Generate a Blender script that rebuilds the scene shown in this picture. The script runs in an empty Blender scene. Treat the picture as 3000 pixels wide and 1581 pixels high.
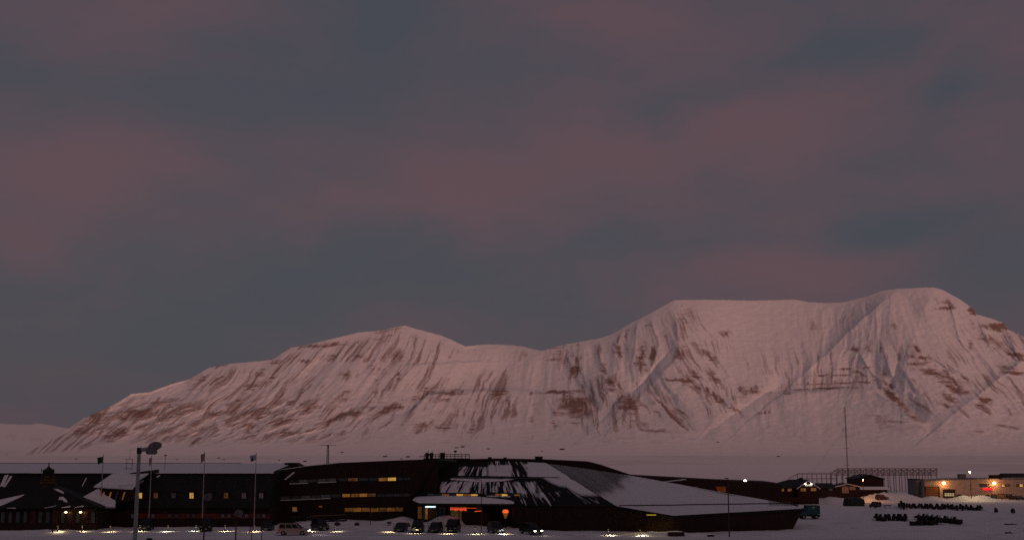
import bpy, math, random
import numpy as np
from mathutils import Vector, Matrix

R = random.Random(7)
scene = bpy.context.scene
COL = scene.collection

# ------------------------------------------------------------------ camera
F, CX, CY = 3345.0, 1500.0, 790.5          # focal length and centre in photograph pixels
HORIZON = 1312.0
EYE = 13.5
PITCH = math.atan((HORIZON - CY) / F)
cam = bpy.data.cameras.new('camera')
cam.sensor_width = 36.0
cam.lens = 36.0 * F / 3000.0
cam.clip_start = 0.5
cam.clip_end = 60000.0
cam_o = bpy.data.objects.new('camera', cam)
cam_o.location = (0, 0, EYE)
cam_o.rotation_euler = (math.pi / 2 + PITCH, 0, 0)
COL.objects.link(cam_o)
scene.camera = cam_o

# ------------------------------------------------------------------ sky and light
SUN_ELEV, SUN_AZ = 19.0, 27.0                # degrees; azimuth measured to the right of straight behind the camera
SUN_STRENGTH, SUN_COL, SUN_ANGLE = 0.90, (1.0, 0.49, 0.375), 22.0
SKY_STRENGTH = 0.05
SKY_BLUE, SKY_PINK = (0.058, 0.061, 0.079), (0.109, 0.065, 0.080)

world = bpy.data.worlds.new('World')
scene.world = world
world.use_nodes = True
nt = world.node_tree
nt.nodes.clear()
out = nt.nodes.new('ShaderNodeOutputWorld')
bg = nt.nodes.new('ShaderNodeBackground')
bg.inputs['Strength'].default_value = 1.0
sky = nt.nodes.new('ShaderNodeTexSky')
sky.sky_type = 'NISHITA'
sky.sun_disc = False
sky.sun_elevation = math.radians(2.0)
sky.sun_rotation = math.radians(180 - SUN_AZ)
skyg = nt.nodes.new('ShaderNodeMixRGB'); skyg.blend_type = 'MULTIPLY'; skyg.inputs[0].default_value = 1
skyg.inputs[2].default_value = (SKY_STRENGTH * .1, SKY_STRENGTH * .1, SKY_STRENGTH * .1, 1)
nt.links.new(sky.outputs[0], skyg.inputs[1])
tc = nt.nodes.new('ShaderNodeTexCoord')
mp = nt.nodes.new('ShaderNodeMapping')
mp.inputs['Scale'].default_value = (1.0, 1.0, 2.6)
mp.inputs['Rotation'].default_value = (0, math.radians(9), 0)
mp.inputs['Location'].default_value = (1.37, 0.4, 0.22)
nt.links.new(tc.outputs['Generated'], mp.inputs['Vector'])
n1 = nt.nodes.new('ShaderNodeTexNoise')
n1.inputs['Scale'].default_value = 3.1
n1.inputs['Detail'].default_value = 8.0
n1.inputs['Roughness'].default_value = 0.58
n1.inputs['Distortion'].default_value = 0.35
nt.links.new(mp.outputs[0], n1.inputs['Vector'])
def wmath(op, a, b=None, c=None):
    n = nt.nodes.new('ShaderNodeMath'); n.operation = op
    for k, v in enumerate((a, b, c)):
        if v is None: continue
        if isinstance(v, (int, float)): n.inputs[k].default_value = v
        else: nt.links.new(v, n.inputs[k])
    return n.outputs[0]
sep = nt.nodes.new('ShaderNodeSeparateXYZ'); nt.links.new(tc.outputs['Generated'], sep.inputs[0])
wob_ = nt.nodes.new('ShaderNodeTexNoise'); wob_.inputs['Scale'].default_value = 5.0; wob_.inputs['Detail'].default_value = 4
nt.links.new(tc.outputs['Generated'], wob_.inputs['Vector'])
wsep = nt.nodes.new('ShaderNodeSeparateXYZ'); nt.links.new(wob_.outputs['Color'], wsep.inputs[0])
ysafe = wmath('MAXIMUM', wmath('ABSOLUTE', sep.outputs['Y']), .05)
uu_ = wmath('ADD', wmath('DIVIDE', sep.outputs['X'], ysafe), wmath('MULTIPLY_ADD', wsep.outputs['X'], .20, -.10))
vv_ = wmath('ADD', wmath('DIVIDE', sep.outputs['Z'], ysafe), wmath('MULTIPLY_ADD', wsep.outputs['Y'], .10, -.05))
# cloud banks: centre and half size in photograph pixels, tilt, how rosy (+) or blue (-)
CLOUDS = [(180, 500, 360, 110, 0, .50), (80, 650, 260, 90, -8, .32), (1150, 620, 440, 80, 7, .44), (1750, 470, 440, 75, 5, .42), (2250, 330, 400, 120, 10, .46), (2050, 640, 440, 130, -12, .22),
          (480, 60, 360, 80, 0, .26), (1800, 70, 380, 70, 0, .24), (2820, 110, 280, 100, 0, .28), (2320, 740, 380, 80, 0, .22), (2900, 500, 220, 160, 0, .22),
          (1130, 120, 130, 150, -35, -.36), (700, 310, 460, 80, -5, -.26), (1960, 330, 150, 55, 18, -.34), (2450, 160, 260, 65, 15, -.38), (2780, 280, 110, 65, 25, -.3),
          (1200, 830, 620, 110, 0, -.36), (1900, 690, 260, 60, 5, -.28), (2560, 640, 300, 60, 4, -.34), (300, 980, 520, 170, 0, -.34), (2900, 760, 200, 90, 0, -.12)]
n2_ = nt.nodes.new('ShaderNodeTexNoise'); n2_.inputs['Scale'].default_value = 9.0; n2_.inputs['Detail'].default_value = 7; n2_.inputs['Roughness'].default_value = .6; n2_.inputs['Distortion'].default_value = .5
nt.links.new(mp.outputs[0], n2_.inputs['Vector'])
acc = wmath('ADD', wmath('MULTIPLY_ADD', n1.outputs['Fac'], 1.15, -.13), wmath('MULTIPLY_ADD', n2_.outputs['Fac'], .55, -.275))
for (cx_, cy_, a_, b_, an_, w_) in CLOUDS:
    dx_ = (cx_ - CX) / F; dy_ = (CY - cy_) / F
    yw_, zw_ = math.cos(PITCH) - dy_ * math.sin(PITCH), math.sin(PITCH) + dy_ * math.cos(PITCH)
    du = wmath('SUBTRACT', uu_, dx_ / yw_); dv = wmath('SUBTRACT', vv_, zw_ / yw_)
    c_, s_ = math.cos(math.radians(an_)), math.sin(math.radians(an_))
    e1 = wmath('ADD', wmath('MULTIPLY', du, c_ / (a_ / F)), wmath('MULTIPLY', dv, s_ / (a_ / F)))
    e2 = wmath('ADD', wmath('MULTIPLY', du, -s_ / (b_ / F)), wmath('MULTIPLY', dv, c_ / (b_ / F)))
    d2 = wmath('ADD', wmath('MULTIPLY', e1, e1), wmath('MULTIPLY', e2, e2))
    acc = wmath('MULTIPLY_ADD', wmath('EXPONENT', wmath('MULTIPLY', d2, -1.0)), w_, acc)
rp = nt.nodes.new('ShaderNodeValToRGB')
rp.color_ramp.interpolation = 'EASE'
rp.color_ramp.elements[0].position = 0.10
rp.color_ramp.elements[0].color = (*SKY_BLUE, 1)
rp.color_ramp.elements[1].position = 0.98
rp.color_ramp.elements[1].color = (*SKY_PINK, 1)
nt.links.new(acc, rp.inputs[0])
addn = nt.nodes.new('ShaderNodeMixRGB'); addn.blend_type = 'ADD'; addn.inputs[0].default_value = 1
nt.links.new(rp.outputs[0], addn.inputs[1])
nt.links.new(skyg.outputs[0], addn.inputs[2])
nt.links.new(addn.outputs[0], bg.inputs[0])
nt.links.new(bg.outputs[0], out.inputs[0])

sl = bpy.data.lights.new('sun', 'SUN')
sl.energy = SUN_STRENGTH
sl.color = SUN_COL
sl.angle = math.radians(SUN_ANGLE)
so = bpy.data.objects.new('sun', sl)
az, el = math.radians(SUN_AZ), math.radians(SUN_ELEV)
to_sun = Vector((math.sin(az) * math.cos(el), -math.cos(az) * math.cos(el), math.sin(el)))
so.rotation_euler = to_sun.to_track_quat('Z', 'Y').to_euler()
so.location = (60, -60, 80)
COL.objects.link(so)

vs = scene.view_settings
vs.view_transform = 'Standard'
vs.look = 'None'
vs.exposure = 0.0
vs.gamma = 1.0
vs.use_curve_mapping = False
scene.cycles.use_denoising = False          # keep the fine grain of a dusk photograph
scene.cycles.sample_clamp_indirect = 0.3

# ------------------------------------------------------------------ numeric helpers
def ray(px, py):
    dx = (np.asarray(px, float) - CX) / F
    dy = (CY - np.asarray(py, float)) / F
    return dx, math.cos(PITCH) - dy * math.sin(PITCH), math.sin(PITCH) + dy * math.cos(PITCH)

def P(px, py, Y):
    dx, yw, zw = ray(px, py)
    t = Y / yw
    return Vector((float(dx * t), float(Y), float(EYE + zw * t)))

def zat(py, Y): return P(CX, py, Y).z
def xat(px, Y, py=1500): return P(px, py, Y).x

_rng = np.random.RandomState(5)
TAB = _rng.rand(256, 256)
def vnoise(x, y, s=0):
    x = np.asarray(x, float) + s * 13.7; y = np.asarray(y, float) + s * 7.3
    xi = np.floor(x).astype(int); yi = np.floor(y).astype(int)
    fx = x - xi; fy = y - yi
    fx = fx * fx * (3 - 2 * fx); fy = fy * fy * (3 - 2 * fy)
    a = TAB[xi & 255, yi & 255]; b = TAB[(xi + 1) & 255, yi & 255]
    c = TAB[xi & 255, (yi + 1) & 255]; d = TAB[(xi + 1) & 255, (yi + 1) & 255]
    return (a + (b - a) * fx) * (1 - fy) + (c + (d - c) * fx) * fy
def fbm(x, y, o=4, s=0, g=0.5):
    r = 0; a = 1; t = 0
    for i in range(o):
        r = r + a * vnoise(x * 2 ** i, y * 2 ** i, s + i * 3); t += a; a *= g
    return r / t
def sstep(a, b, x):
    t = np.clip((x - a) / (b - a), 0, 1); return t * t * (3 - 2 * t)

# ------------------------------------------------------------------ materials
MATS = {}
def mat(name, col, rough=0.8, var=0.25, scale=2.0, bump=0.0, bscale=None, emit=None, estr=0.0, metal=0.0, spec=0.3, alpha=1.0, stretch=None):
    if name in MATS: return MATS[name]
    m = bpy.data.materials.new(name); m.use_nodes = True
    t = m.node_tree; b = t.nodes['Principled BSDF']
    c = t.nodes.new('ShaderNodeTexCoord')
    n = t.nodes.new('ShaderNodeTexNoise'); n.inputs['Scale'].default_value = scale; n.inputs['Detail'].default_value = 5
    vec = c.outputs['Object']
    if stretch:
        mpp = t.nodes.new('ShaderNodeMapping'); mpp.inputs['Scale'].default_value = stretch
        t.links.new(vec, mpp.inputs[0]); vec = mpp.outputs[0]
    t.links.new(vec, n.inputs['Vector'])
    r = t.nodes.new('ShaderNodeValToRGB')
    r.color_ramp.elements[0].position = .3; r.color_ramp.elements[1].position = .7
    r.color_ramp.elements[0].color = (*[max(0, k * (1 - var)) for k in col], 1)
    r.color_ramp.elements[1].color = (*[min(1, k * (1 + var)) for k in col], 1)
    t.links.new(n.outputs['Fac'], r.inputs[0])
    t.links.new(r.outputs[0], b.inputs['Base Color'])
    b.inputs['Roughness'].default_value = rough
    b.inputs['Metallic'].default_value = metal
    b.inputs['Specular IOR Level'].default_value = spec
    b.inputs['Alpha'].default_value = alpha
    if bump:
        n2 = t.nodes.new('ShaderNodeTexNoise'); n2.inputs['Scale'].default_value = bscale or scale * 3; n2.inputs['Detail'].default_value = 6
        t.links.new(vec, n2.inputs['Vector'])
        bp = t.nodes.new('ShaderNodeBump'); bp.inputs['Strength'].default_value = bump; bp.inputs['Distance'].default_value = 0.2
        t.links.new(n2.outputs['Fac'], bp.inputs['Height']); t.links.new(bp.outputs[0], b.inputs['Normal'])
    if emit:
        r2 = t.nodes.new('ShaderNodeValToRGB')
        r2.color_ramp.elements[0].position = .3; r2.color_ramp.elements[1].position = .65
        r2.color_ramp.elements[0].color = (*[k * (1 - var) for k in emit], 1)
        r2.color_ramp.elements[1].color = (*emit, 1)
        t.links.new(n.outputs['Fac'], r2.inputs[0]); t.links.new(r2.outputs[0], b.inputs['Emission Color'])
        b.inputs['Emission Strength'].default_value = estr
    MATS[name] = m
    return m

def mask_mat(name, attr, c0, c1, rough=.85, nscale=2.0, bump=.3, bscale=1.0, lo=.35, hi=.65, namp=.5, var=.12):
    """c0 where attr = 0, c1 where attr = 1, edge broken up by noise"""
    m = bpy.data.materials.new(name); m.use_nodes = True
    t = m.node_tree; b = t.nodes['Principled BSDF']
    a = t.nodes.new('ShaderNodeAttribute'); a.attribute_name = attr
    c = t.nodes.new('ShaderNodeTexCoord')
    n = t.nodes.new('ShaderNodeTexNoise'); n.inputs['Scale'].default_value = nscale; n.inputs['Detail'].default_value = 7; n.inputs['Roughness'].default_value = .6
    t.links.new(c.outputs['Object'], n.inputs['Vector'])
    ma = t.nodes.new('ShaderNodeMath'); ma.operation = 'MULTIPLY_ADD'; ma.inputs[1].default_value = namp; ma.inputs[2].default_value = -namp / 2
    t.links.new(n.outputs['Fac'], ma.inputs[0])
    ad = t.nodes.new('ShaderNodeMath'); ad.operation = 'ADD'
    t.links.new(a.outputs['Fac'], ad.inputs[0]); t.links.new(ma.outputs[0], ad.inputs[1])
    rr = t.nodes.new('ShaderNodeMapRange'); rr.inputs['From Min'].default_value = lo; rr.inputs['From Max'].default_value = hi
    t.links.new(ad.outputs[0], rr.inputs['Value'])
    mx = t.nodes.new('ShaderNodeMixRGB'); mx.inputs[1].default_value = (*c0, 1); mx.inputs[2].default_value = (*c1, 1)
    t.links.new(rr.outputs[0], mx.inputs[0])
    n3 = t.nodes.new('ShaderNodeTexNoise'); n3.inputs['Scale'].default_value = nscale * .37; n3.inputs['Detail'].default_value = 4
    t.links.new(c.outputs['Object'], n3.inputs['Vector'])
    m3 = t.nodes.new('ShaderNodeMapRange'); m3.inputs['To Min'].default_value = 1 - var; m3.inputs['To Max'].default_value = 1 + var * .4
    t.links.new(n3.outputs['Fac'], m3.inputs['Value'])
    mu = t.nodes.new('ShaderNodeMixRGB'); mu.blend_type = 'MULTIPLY'; mu.inputs[0].default_value = 1
    t.links.new(mx.outputs[0], mu.inputs[1]); t.links.new(m3.outputs[0], mu.inputs[2])
    t.links.new(mu.outputs[0], b.inputs['Base Color'])
    b.inputs['Roughness'].default_value = rough; b.inputs['Specular IOR Level'].default_value = .15
    if bump:
        n2 = t.nodes.new('ShaderNodeTexNoise'); n2.inputs['Scale'].default_value = bscale; n2.inputs['Detail'].default_value = 7
        t.links.new(c.outputs['Object'], n2.inputs['Vector'])
        bp = t.nodes.new('ShaderNodeBump'); bp.inputs['Strength'].default_value = bump; bp.inputs['Distance'].default_value = .35 / bscale
        t.links.new(n2.outputs['Fac'], bp.inputs['Height']); t.links.new(bp.outputs[0], b.inputs['Normal'])
    MATS[name] = m
    return m

SNOW = (0.82, 0.82, 0.84)
snow = mat('snow', SNOW, .8, .06, 1.2, .35, 3)
timber = mat('dark_timber', (0.027, 0.0105, 0.009), .85, .5, 1.5, .3, 6, stretch=(4, 4, .4))
timber_red = mat('red_timber', (0.035, 0.009, 0.006), .85, .4, 1.5, .3, 6, stretch=(4, 4, .4))
copper = mat('dark_metal_roof', (0.012, 0.010, 0.010), .7, .4, .8, .15, 4)
trim = mat('dark_trim', (0.012, 0.009, 0.009), .7, .3, 3)
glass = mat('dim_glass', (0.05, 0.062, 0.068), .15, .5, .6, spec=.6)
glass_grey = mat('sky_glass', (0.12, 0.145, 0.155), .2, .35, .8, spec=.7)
lit_y = mat('lit_yellow_window', (.3, .2, .08), .4, .45, 1.6, emit=(.9, .5, .11), estr=.6)
lit_o = mat('lit_orange_window', (.2, .1, .04), .4, .75, 1.1, emit=(.42, .165, .03), estr=.36)
lit_d = mat('faint_orange_window', (.1, .06, .03), .4, .8, 1.3, emit=(.16, .062, .015), estr=.4)
lit_o2 = mat('amber_lit_window', (.2, .1, .04), .4, .7, 1.9, emit=(.26, .10, .02), estr=.36)
lit_w = mat('fluorescent_tube', (.6, .7, .7), .4, .1, 1, emit=(.75, .95, 1.0), estr=1.6)
lamp_w = mat('warm_lamp_glow', (.8, .6, .3), .4, .05, 1, emit=(1, .72, .36), estr=6)
lamp_c = mat('cool_lamp_glow', (.8, .8, .7), .4, .05, 1, emit=(1, .9, .65), estr=6)
red_neon = mat('red_light_string', (.4, .05, .03), .4, .2, 4, emit=(1, .09, .035), estr=1.0)
red_sign = mat('red_lit_sign', (.5, .02, .02), .4, .15, 2, emit=(1, .02, .03), estr=.9)
orange_glow = mat('orange_lantern_glow', (.5, .12, .03), .4, .2, 2, emit=(1, .13, .02), estr=1.0)
red_panel = mat('red_panel', (0.13, 0.018, 0.012), .7, .35, 1)
steel = mat('galvanised_steel', (0.33, 0.32, 0.32), .5, .25, 4, metal=.3)
steel_dark = mat('weathered_steel', (0.035, 0.03, 0.03), .6, .3, 3)
rusty = mat('rust_brown_steel', (0.055, 0.026, 0.021), .8, .35, 3)
rubber = mat('black_rubber', (0.010, 0.010, 0.010), .85, .3, 6)
black_paint = mat('black_plastic', (0.010, 0.010, 0.011), .5, .3, 6)
white_board = mat('pale_cladding', (0.40, 0.30, 0.24), .8, .14, .6, .1, 4)
grey_board = mat('grey_cladding', (0.13, 0.13, 0.14), .8, .2, .6)
brown_door = mat('brown_garage_door', (0.20, 0.085, 0.03), .7, .2, 1)
stone = mat('dark_stone', (0.05, 0.036, 0.034), .9, .5, 1.5, .6, 4)
roof_snow = snow

# ------------------------------------------------------------------ mesh builder
class MB:
    def __init__(s): s.v = []; s.f = []
    def add(s, vs_, fs):
        o = len(s.v); s.v += [Vector(k) for k in vs_]; s.f += [[i + o for i in f] for f in fs]; return s
    def box(s, c, d, rz=0.0, ry=0.0, rx=0.0):
        M = Matrix.Rotation(rz, 3, 'Z') @ Matrix.Rotation(ry, 3, 'Y') @ Matrix.Rotation(rx, 3, 'X')
        c = Vector(c); h = Vector(d) / 2
        pts = [c + M @ Vector((sx * h.x, sy * h.y, sz * h.z)) for sz in (-1, 1) for sy in (-1, 1) for sx in (-1, 1)]
        return s.add(pts, [(0, 2, 3, 1), (4, 5, 7, 6), (0, 1, 5, 4), (2, 6, 7, 3), (0, 4, 6, 2), (1, 3, 7, 5)])
    def prism(s, pts, d):
        n = len(pts); d = Vector(d); a = [Vector(p) for p in pts]
        return s.add(a + [p + d for p in a], [list(range(n)), list(range(2 * n - 1, n - 1, -1))] + [[(i + 1) % n, i, n + i, n + (i + 1) % n] for i in range(n)])
    def tube(s, a, b, r0, r1=None, n=8, cap=True):
        a, b = Vector(a), Vector(b); r1 = r0 if r1 is None else r1
        q = (b - a).to_track_quat('Z', 'Y')
        ring = lambda c, r: [c + q @ Vector((r * math.cos(2 * math.pi * i / n), r * math.sin(2 * math.pi * i / n), 0)) for i in range(n)]
        fs = [[i, (i + 1) % n, n + (i + 1) % n, n + i] for i in range(n)]
        if cap: fs += [list(range(n - 1, -1, -1)), list(range(n, 2 * n))]
        return s.add(ring(a, r0) + ring(b, r1), fs)
    def bar(s, a, b, w, h=None):
        a, b = Vector(a), Vector(b); h = h or w
        return s.tube(a, b, w * .7071, None, 4)
    def lathe(s, c, prof, n=12):
        c = Vector(c); vs_ = []; fs = []
        for (r, z) in prof:
            vs_ += [c + Vector((r * math.cos(2 * math.pi * i / n), r * math.sin(2 * math.pi * i / n), z)) for i in range(n)]
        for k in range(len(prof) - 1):
            fs += [[k * n + i, k * n + (i + 1) % n, (k + 1) * n + (i + 1) % n, (k + 1) * n + i] for i in range(n)]
        fs += [list(range(n - 1, -1, -1)), list(range((len(prof) - 1) * n, len(prof) * n))]
        return s.add(vs_, fs)
    def ball(s, c, r, n=8, m=6, sc=(1, 1, 1)):
        pr = [(max(.001, math.sin(math.pi * k / m)) * r, -math.cos(math.pi * k / m) * r) for k in range(m + 1)]
        o = len(s.v); s.lathe((0, 0, 0), pr, n)
        for i in range(o, len(s.v)): s.v[i] = Vector((s.v[i].x * sc[0], s.v[i].y * sc[1], s.v[i].z * sc[2])) + Vector(c)
        return s
    def build(s, name, m, parent=None, origin=None, smooth=False):
        o = Vector(origin) if origin is not None else (parent.location.copy() if parent is not None and parent.get('world') else Vector((0, 0, 0)))
        if parent is not None and origin is None and parent.get('worldparts') is not None:
            o = Vector(parent['worldparts'])
        me = bpy.data.meshes.new(name)
        me.from_pydata([tuple(v - o) for v in s.v], [], s.f)
        me.materials.append(m)
        if smooth:
            me.polygons.foreach_set('use_smooth', [True] * len(me.polygons))
        me.update()
        ob = bpy.data.objects.new(name, me); COL.objects.link(ob)
        if parent is not None: ob.parent = parent
        elif origin is not None: ob.location = o
        return ob

def tag(o, label=None, cat=None, group=None, kind=None):
    if label: o['label'] = label
    if cat: o['category'] = cat
    if group: o['group'] = group
    if kind: o['kind'] = kind
    return o

def thing(name, label, cat, loc=(0, 0, 0), rz=0.0, group=None, world_parts=False):
    e = bpy.data.objects.new(name, None)
    e.empty_display_size = .3
    e.location = loc; e.rotation_euler = (0, 0, rz)
    COL.objects.link(e)
    return tag(e, label, cat, group)

def B(mb, name, m, parent, smooth=False, world=True):
    """part given in world coordinates under an unrotated empty (or a part of one)"""
    root = parent
    while root.parent: root = root.parent
    return mb.build(name, m, parent, origin=root.location if world else (0, 0, 0), smooth=smooth)

ORD = 'first second third fourth fifth sixth seventh eighth ninth tenth eleventh twelfth thirteenth fourteenth fifteenth sixteenth seventeenth eighteenth nineteenth twentieth twenty-first twenty-second twenty-third twenty-fourth twenty-fifth twenty-sixth twenty-seventh twenty-eighth twenty-ninth thirtieth'.split()

# ------------------------------------------------------------------ ground
GY = [-1500, -1000, -600, -300, -120, -30, 0, 10, 60, 100, 130, 160, 215, 300, 400, 480, 600, 800, 1100, 60000]
GZ = [900, 640, 350, 110, 24, 12.3, 11.7, 11, 5, 1.5, .35, 0, 0, -2.1, -5.8, -7.3, -9, -12, -14, -14]  # hill behind the camera, out of view, raised to keep sun off the foreground
MOUNDS = []     # (x, y, rx, ry, h)
def mound(px, Y, rx, ry, h): MOUNDS.append((xat(px, Y), Y, rx, ry, h))
for a in [(2425, 408, 9, 5, 2.2), (2462, 404, 6, 4, 1.4), (2570, 432, 10, 6, 2.6), (2600, 436, 7, 5, 2.2), (2640, 440, 7, 5, 2.0), (2680, 440, 8, 5, 1.4),
          (2725, 455, 5, 3, 1.8), (2752, 452, 4, 3, 1.2), (2800, 455, 5, 3, 1.0), (2828, 452, 4, 3, 1.8), (2865, 455, 5, 3, 1.9), (2900, 453, 6, 3, 1.2), (2960, 450, 8, 3, .6),
          (2625, 262, 5, 7, 1.5), (2598, 268, 5, 6, 1.0), (2350, 300, 10, 8, .6),
          (1000, 209, 3, 2, .25), (1060, 206, 4, 2, .3), (1165, 206, 2.8, 1.6, .75), (1195, 206, 2.2, 1.6, .45), (1325, 203.6, 4.2, 1.4, .95), (1300, 204, 3, 1.2, .6), (1360, 203, 4, 3, .4), (1400, 199, 3, 3, .3),
          (1900, 183.5, 2.5, .9, .45), (1960, 183.3, 3.5, 1.0, .45), (1985, 183.0, 2, .9, .35), (2030, 184, 4, .8, .2),
          (60, 186, 9, 3, .5), (170, 187, 5, 2, .35), (830, 203, 3, 1.5, .35), (920, 204, 3, 1.5, .4), (885, 207, 3, 1.5, .45),
          (1060, 166.5, 3.0, 1.0, .55), (1110, 166, 2.0, .8, .4), (590, 166, 1.6, .8, .35)]:
    mound(*a)
def g(X, Y):
    X = np.asarray(X, float); Y = np.asarray(Y, float)
    z = np.interp(Y, GY, GZ)
    near = sstep(900, 300, Y)
    z = z + (fbm(X / 30, Y / 30, 3, 2) - .5) * 1.1 * sstep(215, 320, Y) * near * 1.0
    z = z + (fbm(X / 6, Y / 6, 3, 4) - .5) * .22 * near
    z = z + (fbm(X / 140, Y / 140, 4, 6) - .5) * 60 * sstep(-60, -500, Y)
    z = z + (fbm(X / 400, Y / 250, 3, 8) - .5) * 1.5 * sstep(1200, 1800, Y)
    # parking strip is ploughed flat, banks rise against the buildings
    z = z + .6 * sstep(197, 207, Y) * sstep(-41, -36, X) * sstep(-8, -12, X) * sstep(235, 220, Y)
    for (mx, my, rx, ry, h) in MOUNDS:
        d2 = ((X - mx) / rx) ** 2 + ((Y - my) / ry) ** 2
        z = z + h * np.exp(-d2 * 1.4) * (1 + .35 * (vnoise(X * .9 + mx, Y * .9, 3) - .5))
    z = z + (fbm(X / 1.8, Y / 1.8, 3, 9) - .5) * .20 * sstep(181, 186, Y) * sstep(330, 240, Y)
    # road ruts worn into the snow
    yr = 175.5 - .016 * X + .35 * np.sin(X * .05)
    for off, dep in ((0, .10), (1.9, .05), (-2.6, .07), (4.6, .05)):
        z = z - dep * np.exp(-((Y - yr - off) / .28) ** 2)
    return z
def gz(X, Y): return float(g(X, Y))

def ground_hit(px, py, y0=40.0, y1=4200.0):
    Ys = np.concatenate([np.arange(y0, 700, .2), np.arange(700, y1, 4.0)])
    dx, yw, zw = ray(px, py)
    X = dx / yw * Ys; Z = EYE + zw / yw * Ys
    k = np.nonzero(Z <= g(X, Ys))[0]
    i = k[0] if len(k) else -1
    return Vector((float(X[i]), float(Ys[i]), float(g(X[i], Ys[i]))))

def grid_mesh(name, V, nr, nc, m, attrs=None, smooth=True):
    me = bpy.data.meshes.new(name)
    idx = np.arange(nr * nc).reshape(nr, nc)
    q = np.stack([idx[:-1, :-1], idx[:-1, 1:], idx[1:, 1:], idx[1:, :-1]], -1).reshape(-1, 4)
    me.vertices.add(nr * nc); me.vertices.foreach_set('co', V.reshape(-1).astype(np.float32))
    me.loops.add(q.size); me.loops.foreach_set('vertex_index', q.reshape(-1).astype(np.int32))
    me.polygons.add(len(q)); me.polygons.foreach_set('loop_start', np.arange(0, q.size, 4, dtype=np.int32))
    me.polygons.foreach_set('loop_total', np.full(len(q), 4, dtype=np.int32))
    me.polygons.foreach_set('use_smooth', np.full(len(q), smooth))
    me.materials.append(m)
    for k, a in (attrs or {}).items():
        at = me.attributes.new(k, 'FLOAT', 'POINT'); at.data.foreach_set('value', a.reshape(-1).astype(np.float32))
    me.update(calc_edges=True); me.validate()
    ob = bpy.data.objects.new(name, me); COL.objects.link(ob)
    return ob

rows = np.concatenate([np.linspace(-1500, -60, 40), np.linspace(-50, 158, 70), np.arange(160, 240, .45), np.arange(240, 500, 2.4), np.geomspace(502, 4600, 70), np.geomspace(4800, 50000, 14)])
us = np.linspace(-1, 1, 860)
YY, UU = np.meshgrid(rows, us, indexing='ij')
WW = np.where(YY < 0, 120 - 1.25 * YY, 120 + .62 * YY)
XX = UU * WW
ZZ = g(XX, YY)
yr = 175.5 - .016 * XX + .35 * np.sin(XX * .05)
dirt = np.zeros_like(XX)
for off, w, a in ((0, .35, .9), (1.9, .3, .35), (-2.6, .35, .55), (4.6, .4, .3), (-5.2, .5, .35)):
    dirt = np.maximum(dirt, a * np.exp(-((YY - yr - off) / w) ** 2) * (.6 + .6 * fbm(XX / 9, YY / 2, 3, 11)))
road_ = np.exp(-((YY - yr - .8) / 6.0) ** 4)
dirt = np.maximum(dirt, .34 * road_ * fbm(XX / 5, YY / .8, 4, 12))
y2 = 408 + (XX - 130) * .02
dirt = np.maximum(dirt, .45 * np.exp(-((YY - y2) / 3.0) ** 4) * sstep(60, 100, XX) * (.5 + .7 * fbm(XX / 8, YY / 3, 3, 14)))
dirt = np.maximum(dirt, .5 * sstep(.60, .72, fbm(XX / 7, YY / 7, 4, 15)) * sstep(300, 240, YY) * sstep(100, 150, YY) * .6)
for (xa, ya, xb, yb, w_, a_) in ((70, 182, 150, 236, .35, .5), (72, 182, 152, 236.8, .35, .5), (74, 205, 160, 250, .3, .4), (95, 178, 118, 300, .35, .45), (97, 178, 120, 300, .35, .45), (60, 230, 175, 300, .4, .4), (-80, 184, -20, 193, .25, .35), (-80, 185.6, -20, 194.6, .25, .35)):
    tx, ty = xb - xa, yb - ya; tl2 = tx * tx + ty * ty
    tt2 = np.clip(((XX - xa) * tx + (YY - ya) * ty) / tl2, 0, 1)
    dd = np.hypot(XX - xa - tt2 * tx + .8 * np.sin(YY * .12 + xa), YY - ya - tt2 * ty)
    dirt = np.maximum(dirt, a_ * np.exp(-(dd / (w_ * 1.6)) ** 2) * (.5 + .7 * fbm(XX / 5, YY / 5, 2, 18)))
far_ = fbm(XX / 260, YY / 420, 4, 17)
dirt = np.maximum(dirt, .26 * sstep(.48, .7, far_) * sstep(900, 1400, YY) * sstep(6000, 4000, YY))
ground_m = mask_mat('snowy_ground', 'dirt', SNOW, (.10, .075, .072), .85, 1.1, .35, 1.6, .15, 1.0, .25, .14)
tag(grid_mesh('ground', np.stack([XX, YY, ZZ], -1), len(rows), len(us), ground_m, {'dirt': dirt}), kind='structure')

# ------------------------------------------------------------------ mountains across the fjord
SHORE_Y = 4200.0
SKYL = [(-600, 1337), (-50, 1334), (60, 1325), (100, 1311), (190, 1262), (240, 1226), (300, 1201), (330, 1186), (385, 1153), (440, 1147), (500, 1125), (560, 1108), (610, 1077), (670, 1065), (760, 1057),
        (800, 1052), (850, 1018), (900, 1010), (1000, 985), (1050, 973), (1110, 968), (1150, 960), (1187, 953), (1220, 963), (1290, 981), (1340, 1003), (1365, 1014), (1420, 1008), (1480, 1009),
        (1530, 1013), (1560, 1022), (1585, 1027), (1640, 1012), (1700, 1000), (1760, 990), (1800, 975), (1850, 945), (1900, 920), (1975, 879), (2010, 878), (2100, 878), (2200, 880), (2330, 877),
        (2370, 885), (2420, 887), (2470, 885), (2540, 868), (2580, 852), (2630, 845), (2735, 841), (2760, 848), (2810, 875), (2850, 903), (2862, 921), (2890, 928), (2940, 945), (2955, 966), (3000, 985),
        (3100, 1030), (3250, 1080), (3600, 1140)]
sx_, sy_ = np.array(SKYL, float).T
cols = np.concatenate([np.linspace(-420, -20, 60), np.linspace(-15, 3015, 1330), np.linspace(3020, 3450, 60)])
tv = np.linspace(0, 1, 250) ** .93
TT, PXm = np.meshgrid(tv, cols, indexing='ij')
SHORE_PY = 1334.5
sk = np.interp(PXm, sx_, sy_)
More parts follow.
